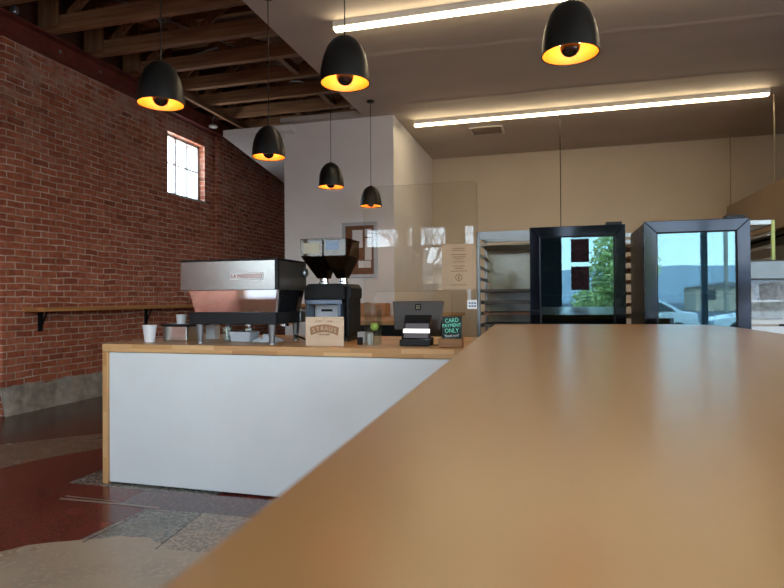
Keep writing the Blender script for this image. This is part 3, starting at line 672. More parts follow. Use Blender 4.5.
t = thing('glass_tumbler', 'short clear glass just behind the left front leg of the machine', 'glass', (-2.20, 3.60, BZ))
MB().lathe([(0, 0), (.028, 0), (.034, .09), (.031, .09), (.026, .008), (0, .008)], (-2.20, 3.60, BZ + .001), 24).build('glass_wall', M['acrylicedge'], t, smooth=True)

# ------------------------------------------------------------------ grinder
GY = 3.58
t = thing('coffee_grinder', 'tall black coffee grinder with twin smoky bean hopper beside the espresso machine', 'coffee grinder', (-1.43, 3.7, BZ))
MB().box(-1.575, -1.315, GY + .06, GY + .34, BZ + .001, BZ + .03).build('foot_plate', M['black'], t, bevel=.004)
MB().box(-1.57, -1.315, GY + .12, GY + .33, BZ + .03, 1.20).build('column', M['black'], t, bevel=.006)
h = MB(); h.prism([(-1.605, 1.195), (-1.322, 1.195), (-1.322, 1.285), (-1.345, 1.302), (-1.575, 1.302), (-1.605, 1.275)], GY, GY + .33, 'Y')
h.build('motor_head', M['matteblack'], t, bevel=.008)
MB().prism([(-1.319, .935), (-1.295, .96), (-1.295, 1.19), (-1.280, 1.21), (-1.280, 1.27), (-1.30, 1.30), (-1.319, 1.30)], GY + .03, GY + .26, 'Y').build('side_cover', M['matteblack'], t, bevel=.012)
MB().box(-1.595, -1.332, GY - .012, GY - .001, 1.165, 1.196).build('front_bar', M['bluegrey'], t, bevel=.003)
MB().box(-1.56, -1.385, GY + .10, GY + .119, .95, 1.16).build('dosing_plate', M['greytray'], t, bevel=.002)
v = MB()
for z in (1.115, 1.055, .995): v.box(-1.52, -1.44, GY + .097, GY + .0995, z, z + .016)
v.build('dark_slots', M['matteblack'], t)
for x in (-1.59, -1.365): MB().box(x, x + .02, GY, GY + .11, BZ + .03, 1.165).build('fork_post', M['bluegrey'], t)
for x in (-1.515, -1.375):
    MB().lathe([(0, 0), (.036, 0), (.036, .012), (.030, .018), (.030, .040), (0, .040)], (x, GY + .14, 1.303), 24).build('hopper_collar', M['chrome'], t, smooth=True)
for i, (xa, xb, xc, xd) in enumerate(((-1.632, -1.475, -1.552, -1.478), (-1.470, -1.310, -1.412, -1.346))):
    ya, yb = GY + .01, GY + .29; yc, yd = GY + .10, GY + .18
    hp_ = MB()
    L = [[(xc, yc, 1.340), (xd, yc, 1.340), (xd, yd, 1.340), (xc, yd, 1.340)], [(xa, ya, 1.487), (xb, ya, 1.487), (xb, yb, 1.487), (xa, yb, 1.487)], [(xa, ya, 1.592), (xb, ya, 1.592), (xb, yb, 1.592), (xa, yb, 1.592)]]
    rs = [[hp_.bm.verts.new(q) for q in l] for l in L]
    for a, b_ in zip(rs, rs[1:]):
        for k_ in range(4): hp_.bm.faces.new((a[k_], a[(k_ + 1) % 4], b_[(k_ + 1) % 4], b_[k_]))
    ho = hp_.build('bean_hopper', M['smokeplastic'], t, bevel=.006)
    MB().box(xa - .003, xb + .003, ya - .003, yb + .003, 1.593, 1.604).build('lid', M['smokeplastic'], ho, bevel=.003)
    s = .004
    MB().hexa([(xc + s, yc + s, 1.344), (xd - s, yc + s, 1.344), (xd - s, yd - s, 1.344), (xc + s, yd - s, 1.344)],
              [(xa + s, ya + s, 1.49), (xb - s, ya + s, 1.49), (xb - s, yb - s, 1.49), (xa + s, yb - s, 1.49)]).build('coffee_beans', M['beans'], ho)
    lb = MB(); w_ = .052
    if i == 0: lb.box(xa + .02, xb - .02, ya - .002, ya - .0005, 1.505, 1.575)
    else: lb.box(xa + .02, xa + .115, ya - .002, ya - .0005, 1.525, 1.585)  # blue-grey plate paints the bluish reflection on the middle of the hopper
    lb.build('label', M['rail'] if i == 0 else M['bluegrey'], ho)

# wooden card in front of the grinder
t = thing('wooden_sign', 'pale wooden card with arched burnt lettering leaning before the grinder', 'sign', (-1.33, 3.26, BZ))
MB().box(-1.452, -1.207, 3.262, 3.272, BZ + .001, 1.092).build('board', M['plywood'], t, bevel=.001)
yy = 3.2615
arc = MB(); top = []; bot = []
for i in range(13):
    u = i / 12 * 2 - 1; x = -1.3295 + u * .094
    top.append((x * 1, 1.047 - .020 * u * u)); bot.append((-1.3295 + u * .087, 1.000 - .020 * u * u + (.0)))
arc.prism(top + bot[::-1], yy - .0006, yy + .0003, 'Y'); arc.build('burnt_banner', M['burnt'], t)
its = []
word = 'STRAUS'
for i, ch in enumerate(word):
    u = (i - 2.5) / 3.1; its.append((ch, .036, -1.3295 + u * .086, 1.0225 - .018 * u * u, yy - .0014, -(-u * .22) , 1.0))
lettering('lettering', its, M['plywood'], t)
lettering('small_lettering', [('FAMILY', .013, -1.365, 1.066, yy - .0008, -.05, 1.1), ('FARM', .013, -1.295, 1.066, yy - .0008, .05, 1.1), ('CREAMERY', .0155, -1.3295, .985, yy - .0008, 0, 1.1)], M['burnt'], t)
MB().lathe([(0, 0), (.003, 0), (.003, .001), (0, .001)], seg=12, mat=Matrix.Translation((-1.3295, yy, 1.083)) @ Matrix.Rotation(PI / 2, 4, 'X')).build('pin_hole', M['matteblack'], t)
tag(MB().box(-1.222, -1.135, 3.56, 3.62, BZ + .001, .985).build('small_box', M['greytray'], bevel=.002), 'small grey box beside the foot of the grinder', 'box')

# ------------------------------------------------------------------ acrylic guard
t = thing('sneeze_guard', 'tall clear acrylic screen with pass-through slot standing on the coffee bar', 'acrylic screen', (-.8, 3.5, BZ))
g = MB()
gx0, gx1, gz1 = -1.157, -.434, 1.905
def arcp(cx, cz, r, a0, a1, n=6): return [(cx + r * math.cos(R(a0 + (a1 - a0) * i / n)), cz + r * math.sin(R(a0 + (a1 - a0) * i / n))) for i in range(n + 1)]
pts = [(gx0, BZ + .001), (-1.085, BZ + .001)] + arcp(-1.055, 1.215, .03, 180, 90) + arcp(-.625, 1.215, .03, 90, 0) + [(-.595, BZ + .001), (gx1, BZ + .001)] + arcp(gx1 - .03, gz1 - .03, .03, 0, 90) + arcp(gx0 + .03, gz1 - .03, .03, 90, 180)
g.prism(pts, 3.497, 3.503, 'Y').build('screen', M['acrylic'], t)
g = MB(); edge = [(x, 3.5, z) for x, z in pts[1:-0]] + [(pts[0][0], 3.5, pts[0][1])]
g.tube([(x, 3.4965, z) for x, z in pts[1:]] , .0016, 4).build('polished_edge', M['acrylicedge'], t)
MB().box(gx0, gx1, 3.49, 3.4955, BZ + .001, BZ + .012).bm.free()
t = thing('kraft_menu_sheet', 'brown kraft sheet with printed lines taped to the right of the acrylic screen', 'paper sheet', (-.55, 3.49, 1.25))
MB().box(-.652, -.444, 3.4935, 3.4955, 1.253, 1.528).build('paper', M['kraft'], t)
v = MB()
for z, w_ in ((1.50, .07), (1.488, .085), (1.462, .095), (1.448, .08), (1.436, .05), (1.418, .07), (1.392, .075), (1.378, .05), (1.362, .10), (1.278, .10)): v.box(-.548 - w_ / 2, -.548 + w_ / 2, 3.4928, 3.4934, z, z + .0035)
v.build('printed_lines', M['kraftink'], t)
lg = MB(); lg.lathe([(.017, 0), (.021, 0), (.021, .0006), (.017, .0006), (.017, 0)], seg=24, mat=Matrix.Translation((-.548, 3.4934, 1.325)) @ Matrix.Rotation(PI / 2, 4, 'X')).box(-.551, -.545, 3.4928, 3.4934, 1.312, 1.338)
lg.build('round_emblem', M['kraftink'], t)
t = thing('payment_sticker', 'small white sticker with blue squares low on the right of the screen', 'sticker', (-.468, 3.49, 1.14))
MB().box(-.497, -.440, 3.494, 3.4955, 1.135, 1.188).build('paper', M['paper'], t)
v = MB()
for i in range(3):
    for j in range(2): v.box(-.489 + i * .016, -.478 + i * .016, 3.4933, 3.4939, 1.146 + j * .018, 1.157 + j * .018)
v.build('card_marks', M['carblue'], t)

# acrylic pick-up box with green fruit and cards
t = thing('acrylic_holder', 'clear acrylic box of cards and a green ball beside the grinder', 'acrylic holder', (-1.10, 3.38, BZ))
v = MB()
for a in ((-1.10, -1.096, 3.34, 3.44, BZ + .001, 1.18), (-1.024, -1.02, 3.34, 3.44, BZ + .001, 1.13), (-1.096, -1.024, 3.34, 3.344, BZ + .001, 1.02), (-1.096, -1.024, 3.436, 3.44, BZ + .001, 1.16), (-1.096, -1.024, 3.344, 3.436, 1.0, 1.004)): v.box(*a)
v.build('box_walls', M['acrylicedge'], t)
tag(MB().lathe([(0, 0), (.018, .004), (.026, .02), (.024, .036), (.012, .046), (0, .043)], (-1.053, 3.39, 1.0045), 20).build('green_ball', M['green'], smooth=True), 'bright green ball sitting in the clear acrylic box', 'ball')
tag(MB().box(-1.088, -1.07, 3.36, 3.42, BZ + .002, .985).build('card_stack', M['paper'], bevel=.001), 'narrow stack of white cards standing inside the clear acrylic box', 'cards')
tag(MB().lathe([(0, 0), (.016, 0), (.018, .045), (.014, .045), (.013, .004), (0, .004)], (-1.15, 3.40, BZ + .001), 18).build('pen_cup', M['black'], smooth=True), 'tiny black cup between the grinder and the acrylic box', 'cup')

# ------------------------------------------------------------------ point of sale tablet
def tilt_at(x, y, z, ang): return Matrix.Translation((x, y, z)) @ Matrix.Rotation(ang, 4, 'X')
t = thing('tablet_register', 'dark grey tablet register on a stand seen from behind on the coffee bar', 'tablet', (-.82, 3.6, BZ))
T_ = tilt_at(-.824, 3.57, 1.0, R(-10))
MB().prism([(-.150, 0), (.145, 0), (.165, .185), (-.170, .185)], -.006, .006, 'Y', T_).build('display', M['screenback'], t, bevel=.005)
em = MB(); em.prism([(-.019, .128), (.019, .128), (.019, .166), (-.019, .166)], -.0085, -.0062, 'Y', T_); eo = em.build('square_emblem', M['blackgloss'], t, bevel=.002)
em = MB()
for a in ((-.011, .011, .136, .139), (-.011, .011, .155, .158), (-.011, -.008, .139, .155), (.008, .011, .139, .155), (-.003, .003, .144, .150)): em.prism([(a[0], a[2]), (a[1], a[2]), (a[1], a[3]), (a[0], a[3])], -.0095, -.0086, 'Y', T_)
em.build('emblem_line', M['rail'], eo)
MB().hexa([(-.90, 3.55, BZ + .001), (-.75, 3.55, BZ + .001), (-.75, 3.70, BZ + .001), (-.90, 3.70, BZ + .001)], [(-.86, 3.58, 1.0), (-.79, 3.58, 1.0), (-.79, 3.61, 1.0), (-.86, 3.61, 1.0)]).build('stand', M['black'], t, bevel=.004)
t = thing('payment_terminal', 'small black card terminal with glowing strip in front of the tablet', 'card terminal', (-.79, 3.40, BZ))
MB().hexa([(-.885, 3.345, BZ + .001), (-.70, 3.345, BZ + .001), (-.70, 3.47, BZ + .001), (-.885, 3.47, BZ + .001)], [(-.885, 3.345, .952), (-.70, 3.345, .952), (-.70, 3.47, .965), (-.885, 3.47, .965)]).build('base', M['black'], t, bevel=.005)
T_ = tilt_at(-.792, 3.375, .955, R(-28))
MB().prism([(-.088, 0), (.088, 0), (.083, .165), (-.083, .165)], 0, .012, 'Y', T_).build('body', M['blackgloss'], t, bevel=.004)
sc_ = MB().prism([(-.075, .010), (.075, .010), (.072, .105), (-.072, .105)], -.0012, -.0002, 'Y', T_).build('screen', emit('dim_screen', (.35, .33, .36), .12), t)
MB().prism([(-.082, .042), (.082, .042), (.081, .068), (-.081, .068)], -.0026, -.0014, 'Y', T_).build('lit_strip', emit('lit_strip', (1, .96, .9), .85), sc_)
MB().tube(curve_pts([(-.70, 3.40, .93), (-.68, 3.39, .922), (-.64, 3.40, .925), (-.61, 3.42, .922)]), .0035, 6).build('cable', M['black'], t)
# chalk card on its wooden block
t = thing('card_payment_sign', 'small dark chalk sign with mint lettering in a wooden block', 'sign', (-.567, 3.30, BZ))
MB().box(-.637, -.497, 3.285, 3.335, BZ + .001, .968).build('wooden_block', M['ledgeX'], t, bevel=.003)
T2 = Matrix.Translation((-.567, 3.31, .965)) @ Matrix.Rotation(R(-4), 4, 'X')
MB().prism([(-.055, 0), (.062, 0), (.064, .128), (-.052, .128)], -.002, .002, 'Y', T2).build('chalk_board', M['chalk'], t)
def tl(s, size, x, z, tilt=0): return (s, size, -.563 + x, .965 + z, 3.3068 + z * .0699, tilt, .85)
lettering('lettering', [tl('CARD', .034, 0, .106, -.08), tl('PAYMENT', .029, 0, .077, -.06), tl('ONLY', .036, 0, .047, -.04)], M['mint'], t)
lettering('small_lettering', [tl('Thank you!', .022, 0, .019, -.10)], M['chalkwhite'], t)
em = MB().lathe([(0, 0), (.007, 0), (.007, .001), (0, .001)], seg=14, mat=Matrix.Translation((-.567, 3.285, .942)) @ Matrix.Rotation(PI / 2, 4, 'X')); em.build('dark_emblem', M['burnt'], t)

# ------------------------------------------------------------------ behind the bar
t = thing('notice_board', 'grey framed cork notice board with pinned papers on the white partition', 'notice board', (-2.41, 7.0, 1.5))
v = MB(); bx0, bx1, bz0, bz1 = -2.64, -2.165, 1.47, 2.19
v.box(bx0, bx1, 7.1, 7.129, bz0, bz0 + .045).box(bx0, bx1, 7.1, 7.129, bz1 - .045, bz1).box(bx0, bx0 + .045, 7.1, 7.129, bz0 + .045, bz1 - .045).box(bx1 - .045, bx1, 7.1, 7.129, bz0 + .045, bz1 - .045)
v.build('frame', M['greyframe'], t, bevel=.003)
MB().box(bx0 + .045, bx1 - .045, 7.112, 7.128, bz0 + .045, bz1 - .045).build('cork', M['cork'], t)
for a in ((-2.50, -2.36, 1.86, 2.09), (-2.33, -2.24, 1.70, 1.98), (-2.42, -2.25, 1.60, 1.69), (-2.33, -2.24, 2.0, 2.10)): MB().box(a[0], a[1], 7.108, 7.1115, a[2], a[3]).build('pinned_paper', M['paper'], t)
tag(MB().box(-3.30, -2.48, 6.80, 7.129, 1.10, 1.14).build('wall_ledge', M['ledgeX'], bevel=.003), 'short wooden ledge on the white partition behind the espresso machine', 'shelf')
t = thing('back_counter', 'wood topped back counter against the white partition behind the screen', 'counter', (-1.8, 6.6, 0))
MB().prism([(-2.47, 5.55), (-1.30, 5.55), (-1.30, 8.9), (-1.94, 8.9), (-1.94, 7.12), (-2.47, 7.12)], .935, .98).build('counter_top', M['backwood'], t, bevel=.003)
MB().prism([(-2.43, 5.6), (-1.36, 5.6), (-1.36, 8.85), (-1.93, 8.85), (-1.93, 6.98), (-2.43, 6.98)], .0, .934).build('cabinet_body', M['matteblack'], t)
tag(MB().box(-2.46, -1.97, 6.80, 7.02, .981, 1.145).build('wooden_crate', M['ledgeX'], bevel=.004), 'low wooden box at the back of the counter under the notice board', 'box')
for (x, y, s, lab) in ((-1.42, 6.7, 1.0, 'small green herb in a dark pot on the back counter, nearer one'), (-1.42, 7.5, .8, 'small green herb in a dark pot on the back counter, further one')):
    t = thing('potted_herb', lab, 'plant', (x, y, .981))
    MB().lathe([(0, 0), (.022, 0), (.03, .035), (0, .035)], (x, y, .981), 16).build('pot', M['matteblack'], t, smooth=True)
    v = MB()
    for i in range(18):
        a = random.random() * 6.28; r = .02 + random.random() * .04; zz = 1.016 + random.random() * .035 * s
        p0 = Vector((x, y, 1.014)); p1 = Vector((x + r * math.cos(a), y + r * math.sin(a), zz)); d = (p1 - p0); sd = d.cross(Vector((0, 0, 1))).normalized() * .008
        v.bm.faces.new([v.bm.verts.new(q) for q in (p0, p0 + d * .6 + sd, p1, p0 + d * .6 - sd)])
    v.build('leaves', M['leaf'], t, recalc=False)

# ------------------------------------------------------------------ fridges
def fridge(name, x0, x1, y, h, label, depth=.68):
    t = thing(name, label, 'fridge', ((x0 + x1) / 2, y + .35, 0))
    yb = y + .05
    c = MB(); c.box(x0 + .005, x0 + .04, yb, y + depth, .08, h - .003).box(x1 - .04, x1 - .005, yb, y + depth, .08, h - .003).box(x0 + .04, x1 - .04, y + depth - .03, y + depth, .08, h - .003)
    c.box(x0 + .04, x1 - .04, yb, y + depth - .03, h - .04, h - .003).box(x0 + .04, x1 - .04, yb, y + depth - .03, .08, .16)
    c.build('cabinet', M['fridgeside'], t, bevel=.004)
    MB().box(x0 + .03, x1 - .03, y + .03, y + depth - .02, 0, .079).build('plinth', M['matteblack'], t)
    MB().box(x0 + .041, x1 - .041, y + depth - .036, y + depth - .031, .16, h - .041).build('liner', M['fridgein'], t)
    for z in (.55, .90, 1.22, 1.42):
        s = MB()
        for k_ in range(11):
            xx = x0 + .05 + (x1 - x0 - .10) * k_ / 10; s.box(xx - .002, xx + .002, yb + .04, y + depth - .05, z, z + .004)
        for yy_ in (yb + .04, y + depth - .06): s.box(x0 + .042, x1 - .042, yy_, yy_ + .005, z - .005, z)
        s.build('wire_shelf', M['rail'], t)
    d = MB(); fw_ = .072; zb = .12
    # mitred door frame
    o_ = [(x0, zb), (x1, zb), (x1, h), (x0, h)]; i_ = [(x0 + fw_, zb + fw_), (x1 - fw_, zb + fw_), (x1 - fw_, h - fw_), (x0 + fw_, h - fw_)]
    for k_ in range(4):
        q = (k_ + 1) % 4; d.prism([o_[k_], o_[q], i_[q], i_[k_]], y, y + .045, 'Y')
    dr = d.build('door', M['fridgeframe'], t, bevel=.003)
    MB().box(x0 + fw_ - .001, x1 - fw_ + .001, y + .012, y + .018, zb + fw_ - .001, h - fw_ + .001).build('glass', M['doorglass'], dr)
    g_ = MB()
    for a in ((x0 + fw_, x0 + fw_ + .006, zb + fw_, h - fw_), (x1 - fw_ - .006, x1 - fw_, zb + fw_, h - fw_)): g_.box(a[0], a[1], y + .004, y + .0115, a[2], a[3])
    g_.box(x0 + fw_ + .006, x1 - fw_ - .006, y + .004, y + .0115, h - fw_ - .006, h - fw_)
    g_.build('gasket', M['matteblack'], dr)
    MB().box(x0 + .012, x0 + .03, y - .03, y - .001, .85, 1.0).build('handle', M['black'], dr, bevel=.004)
    MB().box(x1 - .125, x1 - .02, y + .02, y + .09, h, h + .022).build('hinge_cap', M['black'], t, bevel=.002)
    return t
fridge('glass_door_fridge', -.158, .488, 4.3, 1.705, 'left black glass-door fridge reflecting the tree and two dark posters', .66)
fridge('glass_door_fridge', .551, 1.139, 3.9, 1.668, 'right glass-door fridge reflecting open sky, hills and parked cars', .70)
t2 = MB().box(.497, .535, 5.02, 5.03, 1.03, 1.07); tag(t2.build('white_tag', M['paper']), 'small white tag between the two fridges', 'tag')

# ------------------------------------------------------------------ bakery racks
def rack(label, x0, x1, y0, y1, h, post, n, cat='rack', top=True, z0=.25):
    t = thing('tray_rack', label, cat, ((x0 + x1) / 2, (y0 + y1) / 2, 0))
    for x in (x0, x1 - .026):
        for y in (y0, y1 - .026):
            p_ = MB().box(x, x + .026, y, y + .026, .10, h).build('post', post, t, bevel=.003)
            MB().lathe([(0, 0), (.02, 0), (.045, .0), (.05, .03), (.045, .08), (.012, .10), (0, .10)], (x + .013, y + .013, .0), 14).build('caster', M['rubber'], p_, smooth=True)
    v = MB()
    v.box(x0 + .027, x1 - .027, y0, y0 + .026, h - .034, h)
    v.build('top_rail', M['alu'], t)
    MB().box(x0 + .027, x1 - .027, y1 - .026, y1, h - .034, h).build('top_rail', M['alu'], t)
    for xx in (x0, x1 - .026): MB().box(xx, xx + .026, y0 + .027, y1 - .027, h - .034, h).build('top_rail', M['alu'], t)
    for yy_ in (y0, y1 - .026): MB().box(x0 + .027, x1 - .027, yy_, yy_ + .026, .14, .17).build('bottom_rail', M['alu'], t)
    for i in range(n):
        z = z0 + (h - .12 - z0) * i / (n - 1)
        for s in (0, 1):
            m = MB()
            if s == 0: m.box(x0 + .027, x0 + .030, y0 + .01, y1 - .01, z, z + .03).box(x0 + .030, x0 + .055, y0 + .01, y1 - .01, z, z + .003)
            else: m.box(x1 - .030, x1 - .027, y0 + .01, y1 - .01, z, z + .03).box(x1 - .055, x1 - .030, y0 + .01, y1 - .01, z, z + .003)
            m.build('runner', M['alu'], t)
    return t
def sheet_pan(x0, x1, y0, y1, z, label, mat, group):
    m = MB(); m.box(x0, x1, y0, y1, z, z + .003)
    for a in ((x0, x1, y0, y0 + .004), (x0, x1, y1 - .004, y1), (x0, x0 + .004, y0 + .004, y1 - .004), (x1 - .004, x1, y0 + .004, y1 - .004)): m.box(a[0], a[1], a[2], a[3], z + .003, z + .024)
    return tag(m.build('sheet_pan', mat), label, 'baking tray', group)
rk = rack('silver bakery tray rack standing just left of the left fridge', -.628, -.10, 5.0, 5.62, 1.765, M['alu'], 15, z0=.25)
MB().box(-.60, -.13, 4.985, 4.999, 1.70, 1.766).build('header', M['alu'], rk)
MB().box(-.598, -.128, 5.595, 5.60, .2, 1.70).build('back_liner', M['greenback'], rk)
MB().box(-.60, -.13, 5.03, 5.59, 1.65, 1.66).build('top_tray', M['rail'], rk)
step = (1.765 - .12 - .25) / 14
for i, lab in ((10, 'topmost of the four baking trays in the left rack'), (9, 'second from the top of the four trays in the left rack'), (8, 'third from the top of the four trays in the left rack, browned'), (7, 'lowest of the four trays in the left rack')):
    sheet_pan(-.572, -.156, 5.0, 5.58, .25 + step * i + .0035, lab, M['brownpan'] if i == 8 else M['traydark'], 'baking trays in the left rack')
rack('bakery rack of brown trays seen in the gap between the two fridges', .53, 1.05, 5.05, 5.67, 1.72, M['alu'], 15)
step2 = (1.72 - .12 - .25) / 14
for i in range(5, 15): sheet_pan(.587, .993, 5.04, 5.64, .25 + step2 * i + .0035, 'browned baking tray in the rack between the two fridges', M['brownpan'], 'browned trays between the fridges')
rack('yellow-green bakery rack standing behind the right edge of the right fridge', 1.13, 1.69, 5.2, 5.85, 1.80, M['greenpost'], 15)
# steel topped display case
t = thing('display_case', 'clear display case with broad steel top beyond the right fridge', 'display case', (1.8, 4.9, .92))
MB().box(1.22, 2.4, 4.68, 5.12, 1.315, 1.455).build('steel_top', M['casesteel'], t, bevel=.01)
v = MB(); v.box(1.23, 2.39, 4.70, 4.706, 1.03, 1.314).box(1.23, 1.236, 4.706, 5.1, 1.03, 1.314).box(2.384, 2.39, 4.706, 5.1, 1.03, 1.314); v.build('clear_panel', M['acrylic'], t)
MB().box(1.236, 2.384, 5.101, 5.108, 1.03, 1.314).build('rear_panel', plain('dark_rear_panel', (.10, .085, .06), .3, var=.5, scale=25), t)
MB().box(1.22, 2.4, 4.68, 5.12, .921, 1.029).build('base', M['paper'], t, bevel=.004)
t = thing('prep_table', 'stainless prep table under the clear display case at the right', 'table', (1.8, 4.9, 0))
MB().box(1.18, 2.6, 4.3, 5.15, .88, .92).build('table_top', M['alu'], t, bevel=.004)
for x in (1.22, 2.52):
    for y in (4.35, 5.07): MB().box(x, x + .04, y, y + .04, 0, .879).build('leg', M['alu'], t)
tag(tapered(1.24, 1.9, 4.34, 4.66, .9205, 1.0, .01).build('flour_tray', M['paper'], bevel=.004), 'white floured tray behind the right corner of the counter', 'tray')
tag(MB().tube([(1.44, 4.38, 1.005), (1.52, 4.38, 1.008)], .008, 8).build('black_tool', M['black'], smooth=True), 'small black tool lying on the white floured tray', 'tool')

# things by the shop front, seen in reflections
for (x, z, lab) in ((.505, 1.87, 'upper dark red poster on the shop window, reflected in the left fridge'), (.505, 1.34, 'lower dark red poster on the shop window, reflected in the left fridge')):
    tag(MB().box(x - .165, x + .165, fy - .018, fy - .014, z, z + .45).build('window_poster', M['poster']), lab, 'poster')
for (x0_, z0_, w_, h_, lab, mm) in ((-2.86, 1.75, .16, .27, 'upper left of four kraft sheets on the inner front wall', 'kraft'), (-2.64, 1.72, .16, .28, 'upper right of four kraft sheets on the inner front wall', 'kraft'),
                                (-2.84, 1.36, .17, .30, 'lower left of four sheets on the inner front wall', 'greyframe'), (-2.62, 1.32, .16, .33, 'lower right of four sheets on the inner front wall', 'kraft')):
    tag(MB().box(x0_, x0_ + w_, fy + .001, fy + .006, z0_, z0_ + h_).build('wall_sheet', M[mm]), lab, 'paper sheet')

# ------------------------------------------------------------------ outside world behind the camera
def gplane(name, x0, x1, y0, y1, z, m): return struct(MB().box(x0, x1, y0, y1, z - .1, z).build(name, m))
gplane('ground_street', -200, 200, -170, -6.2, -.40, M['asphalt'])
gplane('ground_sidewalk', -20, 20, -6.2, -3.2, -.02, M['sidewalk'])
gplane('ground_kerb', -20, 20, -6.35, -6.2, -.03, plain('red_kerb', (.5, .06, .04), .7))
hl = MB(); n_ = 60; rs = []
for i in range(n_ + 1):
    x = -260 + 520 * i / n_; hgt = 11 + 2.2 * noise.noise(Vector((x * .012, 0, 0))) + 1.2 * noise.noise(Vector((x * .05, 3, 0)))
    rs.append([hl.bm.verts.new(q) for q in ((x, -150, -2), (x, -185, hgt * .7), (x, -215, hgt), (x, -260, -2))])
for a, b_ in zip(rs, rs[1:]):
    for k_ in range(3): hl.bm.faces.new((a[k_], a[k_ + 1], b_[k_ + 1], b_[k_]))
struct(hl.build('ground_hills', M['hill'], smooth=True))
def car(x, y, rz, mat, label):
    t = thing('parked_car', label, 'car', (x, y, -.40), rz)
    prof = [(-2.1, .35), (-2.15, .7), (-1.5, .85), (-.9, .95), (-.35, 1.40), (.8, 1.45), (1.5, 1.05), (2.0, .98), (2.1, .5), (2.05, .3), (1.75, .28), (-1.8, .28)]
    MB().prism(prof, -.85, .85, 'Y').build('car_body', mat, t, bevel=.05, world=False)
    m = MB(); m.prism([(-.80, .98), (-.35, 1.34), (.75, 1.38), (1.30, 1.03)], -.86, .86, 'Y'); m.build('side_glass', M['carglass'], t, world=False)
    for wx in (-1.3, 1.35):
        for wy in (-.80, .80):
            MB().lathe([(0, -.1), (.28, -.1), (.32, -.05), (.32, .05), (.28, .1), (0, .1)], seg=20, mat=Matrix.Translation((wx, wy, .32)) @ Matrix.Rotation(PI / 2, 4, 'X')).build('wheel', M['rubber'], t, world=False, smooth=True)
car(3.2, -17, 0, M['carwhite'], 'pale parked car across the street, reflected in the right fridge')
car(8.0, -17.5, 0, M['carwhite'], 'second pale parked car across the street, further right in the reflection')
car(-4.5, -14.0, 0, M['carblue'], 'blue parked car across the street to the left of the shop')
def leaf_cloud(mb, c, r, n, s):
    for _ in range(n):
        v_ = Vector((random.gauss(0, 1), random.gauss(0, 1), random.gauss(0, 1))).normalized() * (random.random() ** .4)
        p_ = Vector(c) + Vector((v_.x * r[0], v_.y * r[1], v_.z * r[2]))
        a = Vector((random.gauss(0, 1), random.gauss(0, 1), random.gauss(0, 1))).normalized(); b_ = a.cross(Vector((random.random(), random.random(), .3))).normalized()
        mb.bm.faces.new([mb.bm.verts.new(q) for q in (p_ + a * s, p_ + b_ * s * .5, p_ - a * s, p_ - b_ * s * .5)])
t = thing('street_tree', 'leafy green tree outside the shop window, reflected in the left fridge', 'tree', (2.0, -10, -.40))
MB().tube(curve_pts([(2.0, -10, -.40), (2.05, -10, .6), (1.95, -10, 1.4)]), .10, 8, r2=.06).build('trunk', M['bark'], t, smooth=True)
v = MB(); leaf_cloud(v, (2.0, -10, 2.1), (.95, .9, 1.35), 3800, .075); leaf_cloud(v, (1.3, -10, 1.0), (.8, .6, .6), 1200, .07); v.build('foliage', M['leaf'], t, recalc=False)
t = thing('bare_tree', 'pale bare branching tree outside the left shop windows, seen in the screen', 'tree', (-3.4, -7.5, -.40))
v = MB()
def branch(p, d, L, r, lvl):
    q = p + d * L; v.tube([p, (p + q) / 2 + Vector((random.uniform(-.05, .05), 0, random.uniform(-.03, .05))), q], r, 6, True, r * .6)
    if lvl:
        for _ in range(3): branch(p + d * L * random.uniform(.6, 1), (d + Vector((random.uniform(-.9, .9), random.uniform(-.5, .5), random.uniform(-.1, .5)))).normalized(), L * .72, r * .55, lvl - 1)
branch(Vector((-3.4, -7.5, -.40)), Vector((.08, 0, 1)).normalized(), 1.7, .12, 5)
v.build('branches', M['bark'], t, smooth=True)
t = thing('utility_pole', 'thin wooden utility pole with wires, reflected in the right fridge', 'pole', (8.2, -24, -.40))
MB().tube([(8.2, -24, -.40), (8.2, -24, 6.5)], .10, 8).build('pole', M['bark'], t)
MB().box(7.3, 9.1, -24.05, -23.95, 5.6, 5.7).box(7.5, 8.9, -24.05, -23.95, 5.0, 5.1).build('cross_arm', M['bark'], t)
v = MB()
for z in (5.75, 5.15): v.tube(curve_pts([(-14, -26, z + .2), (-3, -25, z - .5), (8.2, -24, z)]), .015, 4).tube(curve_pts([(8.2, -24, z), (20, -23, z - .5), (31, -22, z + .2)]), .015, 4)
v.build('wires', M['rubber'], t)
def house(x0, x1, y, h, m, label):
    t = thing('low_building', label, 'building', ((x0 + x1) / 2, y, -.40))
    MB().box(x0, x1, y - 6, y, -.40, h).build('walls', m, t)
    MB().prism([(x0 - .3, h), (x1 + .3, h), ((x0 + x1) / 2, h + (x1 - x0) * .10)], y - 6.3, y + .3, 'Y').build('roof', M['roofing'], t)
    n = max(2, int((x1 - x0) / 2.2))
    for i in range(n):
        xc = x0 + (x1 - x0) * (i + .5) / n; f_ = MB().box(xc - .5, xc + .5, y, y + .03, .8, min(h - .3, 1.9)).build('window_opening', M['carglass'], t)
house(-13.5, -4.6, -20, 2.6, M['stucco'], 'low tan stucco building across the street to the left')
house(15, 21, -62, 2.2, M['stucco'], 'low stucco house across the street, beyond the parked cars')
house(24, 32, -64, 2.6, M['roofing'], 'low grey house across the street, furthest right')

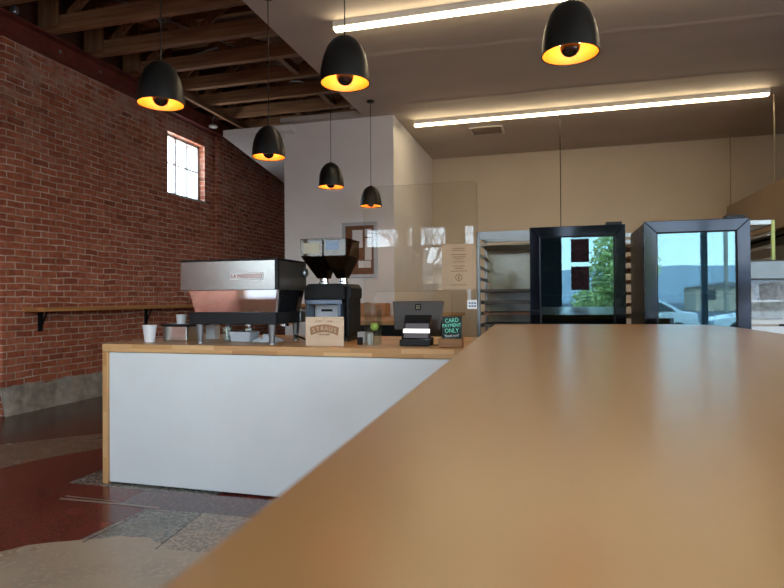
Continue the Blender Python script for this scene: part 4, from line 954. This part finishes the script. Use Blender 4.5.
# ------------------------------------------------------------------ light
W = bpy.data.worlds.new('sky'); scene.world = W; W.use_nodes = True; nt = W.node_tree
bg = nt.nodes['Background']
tc = N(nt, 'ShaderNodeTexCoord'); sp = N(nt, 'ShaderNodeSeparateXYZ'); nt.links.new(tc.outputs['Generated'], sp.inputs[0])
rp = ramp(nt, [(0, (.92, .95, .95)), (.12, (.73, .86, .97)), (.5, (.52, .68, .95)), (1, (.40, .55, .85))]); nt.links.new(sp.outputs['Z'], rp.inputs['Fac'])
nt.links.new(rp.outputs['Color'], bg.inputs['Color']); bg.inputs['Strength'].default_value = 4.6
sl = bpy.data.lights.new('sun', 'SUN'); sl.energy = 4.5; sl.angle = R(.6); sl.color = (1, .95, .87)
so = bpy.data.objects.new('sun', sl); COL.objects.link(so)
so.rotation_euler = (Vector((-.25, -.62, -.75))).to_track_quat('-Z', 'Y').to_euler()
def portal(loc, rot, sx, sy):
    l = bpy.data.lights.new('daylight_portal', 'AREA'); l.shape = 'RECTANGLE'; l.size = sx; l.size_y = sy; l.cycles.is_portal = True
    o = bpy.data.objects.new('daylight_portal', l); COL.objects.link(o); o.location = loc; o.rotation_euler = rot
portal((1.65, fy - .01, 1.8), (R(90), 0, 0), 5.9, 2.7)
portal((WX - .1, 7.94, 3.28), (0, R(-90), 0), .92, .96)
portal((-4.55, fy - .01, 1.9), (R(90), 0, 0), 2.1, 2.9)
portal((4.61, -.4, 1.85), (0, R(90), 0), 2.7, 4.8)
portal((-2.3, fy - .01, 1.73), (R(90), 0, 0), 2.0, 1.46)

# ------------------------------------------------------------------ camera
cam = bpy.data.cameras.new('camera'); co = bpy.data.objects.new('camera', cam); COL.objects.link(co); scene.camera = co
cam.sensor_width = 36; cam.lens = 580 / 784 * 36; cam.clip_start = .02; cam.clip_end = 600
y_, p_, r_ = R(15.5), R(.45), R(.4)
fwv = Vector((-math.sin(y_) * math.cos(p_), math.cos(y_) * math.cos(p_), math.sin(p_)))
rt0 = Vector((math.cos(y_), math.sin(y_), 0)); up0 = rt0.cross(fwv)
rt = rt0 * math.cos(r_) - up0 * math.sin(r_); up = up0 * math.cos(r_) + rt0 * math.sin(r_)
m = Matrix((rt, up, -fwv)).transposed().to_4x4(); m.translation = (0, 0, 1.2); co.matrix_world = m
cam.dof.use_dof = True; cam.dof.focus_distance = 4.2; cam.dof.aperture_fstop = 4.6

scene.view_settings.view_transform = 'Standard'; scene.view_settings.look = 'None'; scene.view_settings.gamma = 1
scene.view_settings.use_curve_mapping = False
scene.view_settings.exposure = 1.45
cy = scene.cycles
cy.use_denoising = True; cy.use_adaptive_sampling = False; cy.max_bounces = 10; cy.diffuse_bounces = 5; cy.glossy_bounces = 5; cy.transmission_bounces = 6; cy.transparent_max_bounces = 16
cy.sample_clamp_indirect = 8; cy.caustics_reflective = False; cy.caustics_refractive = False
